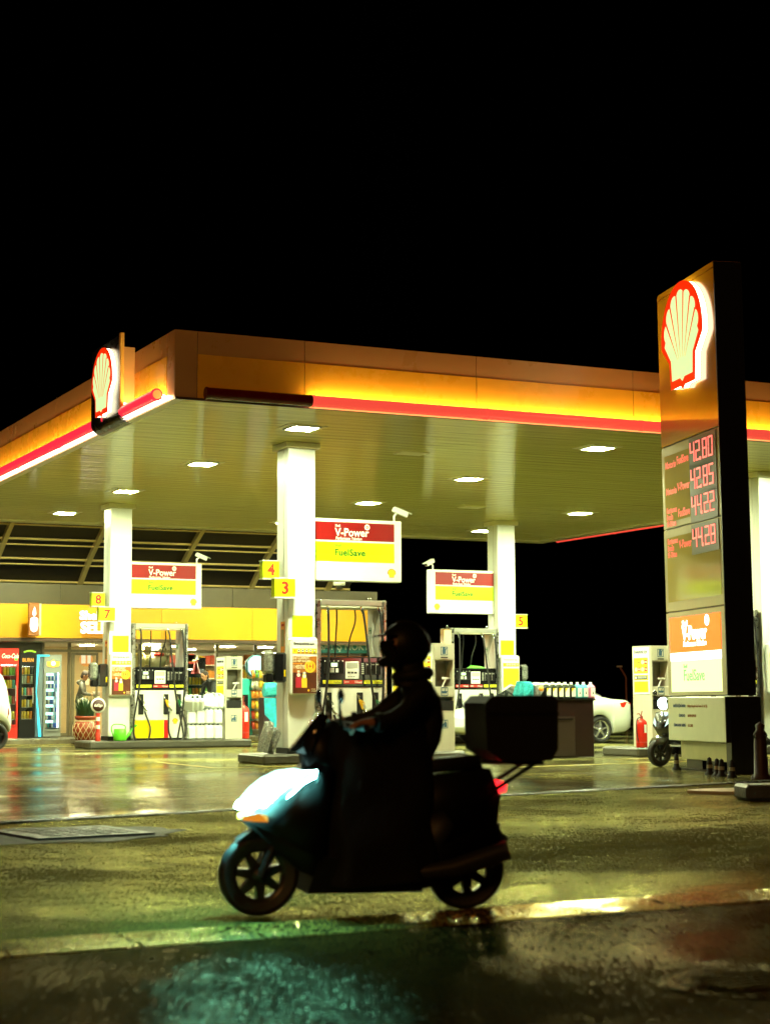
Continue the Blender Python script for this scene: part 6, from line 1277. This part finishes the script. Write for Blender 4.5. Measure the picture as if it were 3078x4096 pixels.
mb = MB(); loft(mb, car_stations(P, wx, .37)); mb.build('body', carw, car)
car_wheels(car, wx, .92, .325, alloy, 5)
for s in (-1, 1):
    mb = MB(); q = [(-.62, 1.0), (-.18, 1.30), (.15, 1.375), (.60, 1.37), (.92, 1.30), (1.22, 1.04)]; mb.add([(x, s*(.905-(z-1.0)*.80+.004), z) for x, z in q], [list(range(6))]); mb.build('side_window', glassd, car)
    mb = MB(); mb.hull([(x, s*(y+.004), z) for x, y, z in ((1.70, .86, .92), (2.05, .855, 1.0), (2.24, .80, .965), (2.27, .76, .87), (2.0, .865, .86), (1.85, .85, .88), (2.24, .6, .9), (1.9, .8, .92))]); mb.build('tail_light', mat('tail_lamp', (.45, .02, .01), .15, 0, (1, .05, .01), .35, coat=.5), car)
    mb = MB(); mb.hull([(x, s*y, z) for x, y, z in ((-2.22, .62, .68), (-1.95, .84, .74), (-2.2, .7, .6), (-1.98, .86, .66), (-2.0, .8, .7))]); mb.build('headlight', alloy, car)
    mb = MB(); mb.box(.55, .75, s*.912, s*.925, .84, .87, 0, .006); mb.build('door_handle', carw, car)
    mb = MB(); mb.ball((-.62, s*.99, 1.02), .08, .1, .07, 12); mb.build('mirror', carw, car)
mb = MB(); q = [(1.02, 1.37, .56), (1.52, 1.135, .63)]; mb.add([(q[0][0], -q[0][2], q[0][1]+.018), (q[0][0], q[0][2], q[0][1]+.018), (q[1][0], q[1][2], q[1][1]+.018), (q[1][0], -q[1][2], q[1][1]+.018)], [(0, 1, 2, 3)]); mb.build('rear_window', glassd, car)
mb = MB(); mb.add([(-.93, -.62, 1.05), (-.93, .62, 1.05), (-.36, .54, 1.40), (-.36, -.54, 1.40)], [(3, 2, 1, 0)]); mb.build('windscreen', glassd, car)
MB().box(2.31, 2.315, -.26, .26, .55, .66).build('number_plate', panel_w, car)
# van, rear towards +x
P = [(-4.0, .45, .62, .63, .6, .66, .5), (-3.85, .30, .82, .85, .76, .80, .62), (-3.2, .22, 1.0, 1.06, .84, .86, .70), (-2.7, .20, 1.08, 1.35, .85, .87, .66), (-2.2, .20, 1.10, 1.72, .85, .88, .68), (-1.6, .20, 1.10, 1.80, .85, .88, .70), (-.35, .22, 1.10, 1.80, .85, .88, .70), (-.16, .24, 1.10, 1.76, .84, .87, .69), (-.02, .28, 1.08, 1.64, .82, .85, .66), (.08, .34, 1.0, 1.40, .78, .81, .62), (.14, .42, .90, 1.12, .74, .77, .58), (.17, .50, .80, .90, .68, .70, .55)]
vx = at(56, 2850, 38.0).x; van = thing('white_van', 'white van at the left edge, only its rear corner and wheel in view', 'van', (vx-.17, 38.9, .004)); wv_ = (-3.1, -.24)
mb = MB(); loft(mb, car_stations(P, wv_, .38)); mb.build('body', carw, van); car_wheels(van, wv_, .89, .32, mat('steel_rim_black', (.02, .02, .02), .35, .4), 6)
for s in (-1, 1):
    mb = MB(); q = [(-1.3, 1.15), (-1.25, 1.58), (-.42, 1.58), (-.22, 1.15)]; mb.add([(x, s*(.888-(z-1.1)*.26+.003), z) for x, z in q], [(0, 1, 2, 3)]); mb.build('blank_window', mat('van_panel', (.66, .72, .66), .3), van)
    mb = MB(); mb.hull([(x, s*y, z) for x, y, z in ((.02, .80, 1.0), (.10, .74, 1.0), (.13, .74, .7), (.05, .82, .7), (.09, .82, .86))]); mb.build('tail_light', mat('tail_lamp_dark', (.25, .02, .01), .2, coat=.4), van)
    mb = MB(); mb.add([(x, s*(.882-(z-1.1)*.3), z) for x, z in ((-2.6, 1.14), (-2.15, 1.6), (-1.5, 1.6), (-1.5, 1.14))], [(0, 1, 2, 3)]); mb.build('side_window', glassd, van)
for o in bpy.data.objects:
    if o.type == 'EMPTY' and not o.get('label'): print('NO LABEL', o.name)
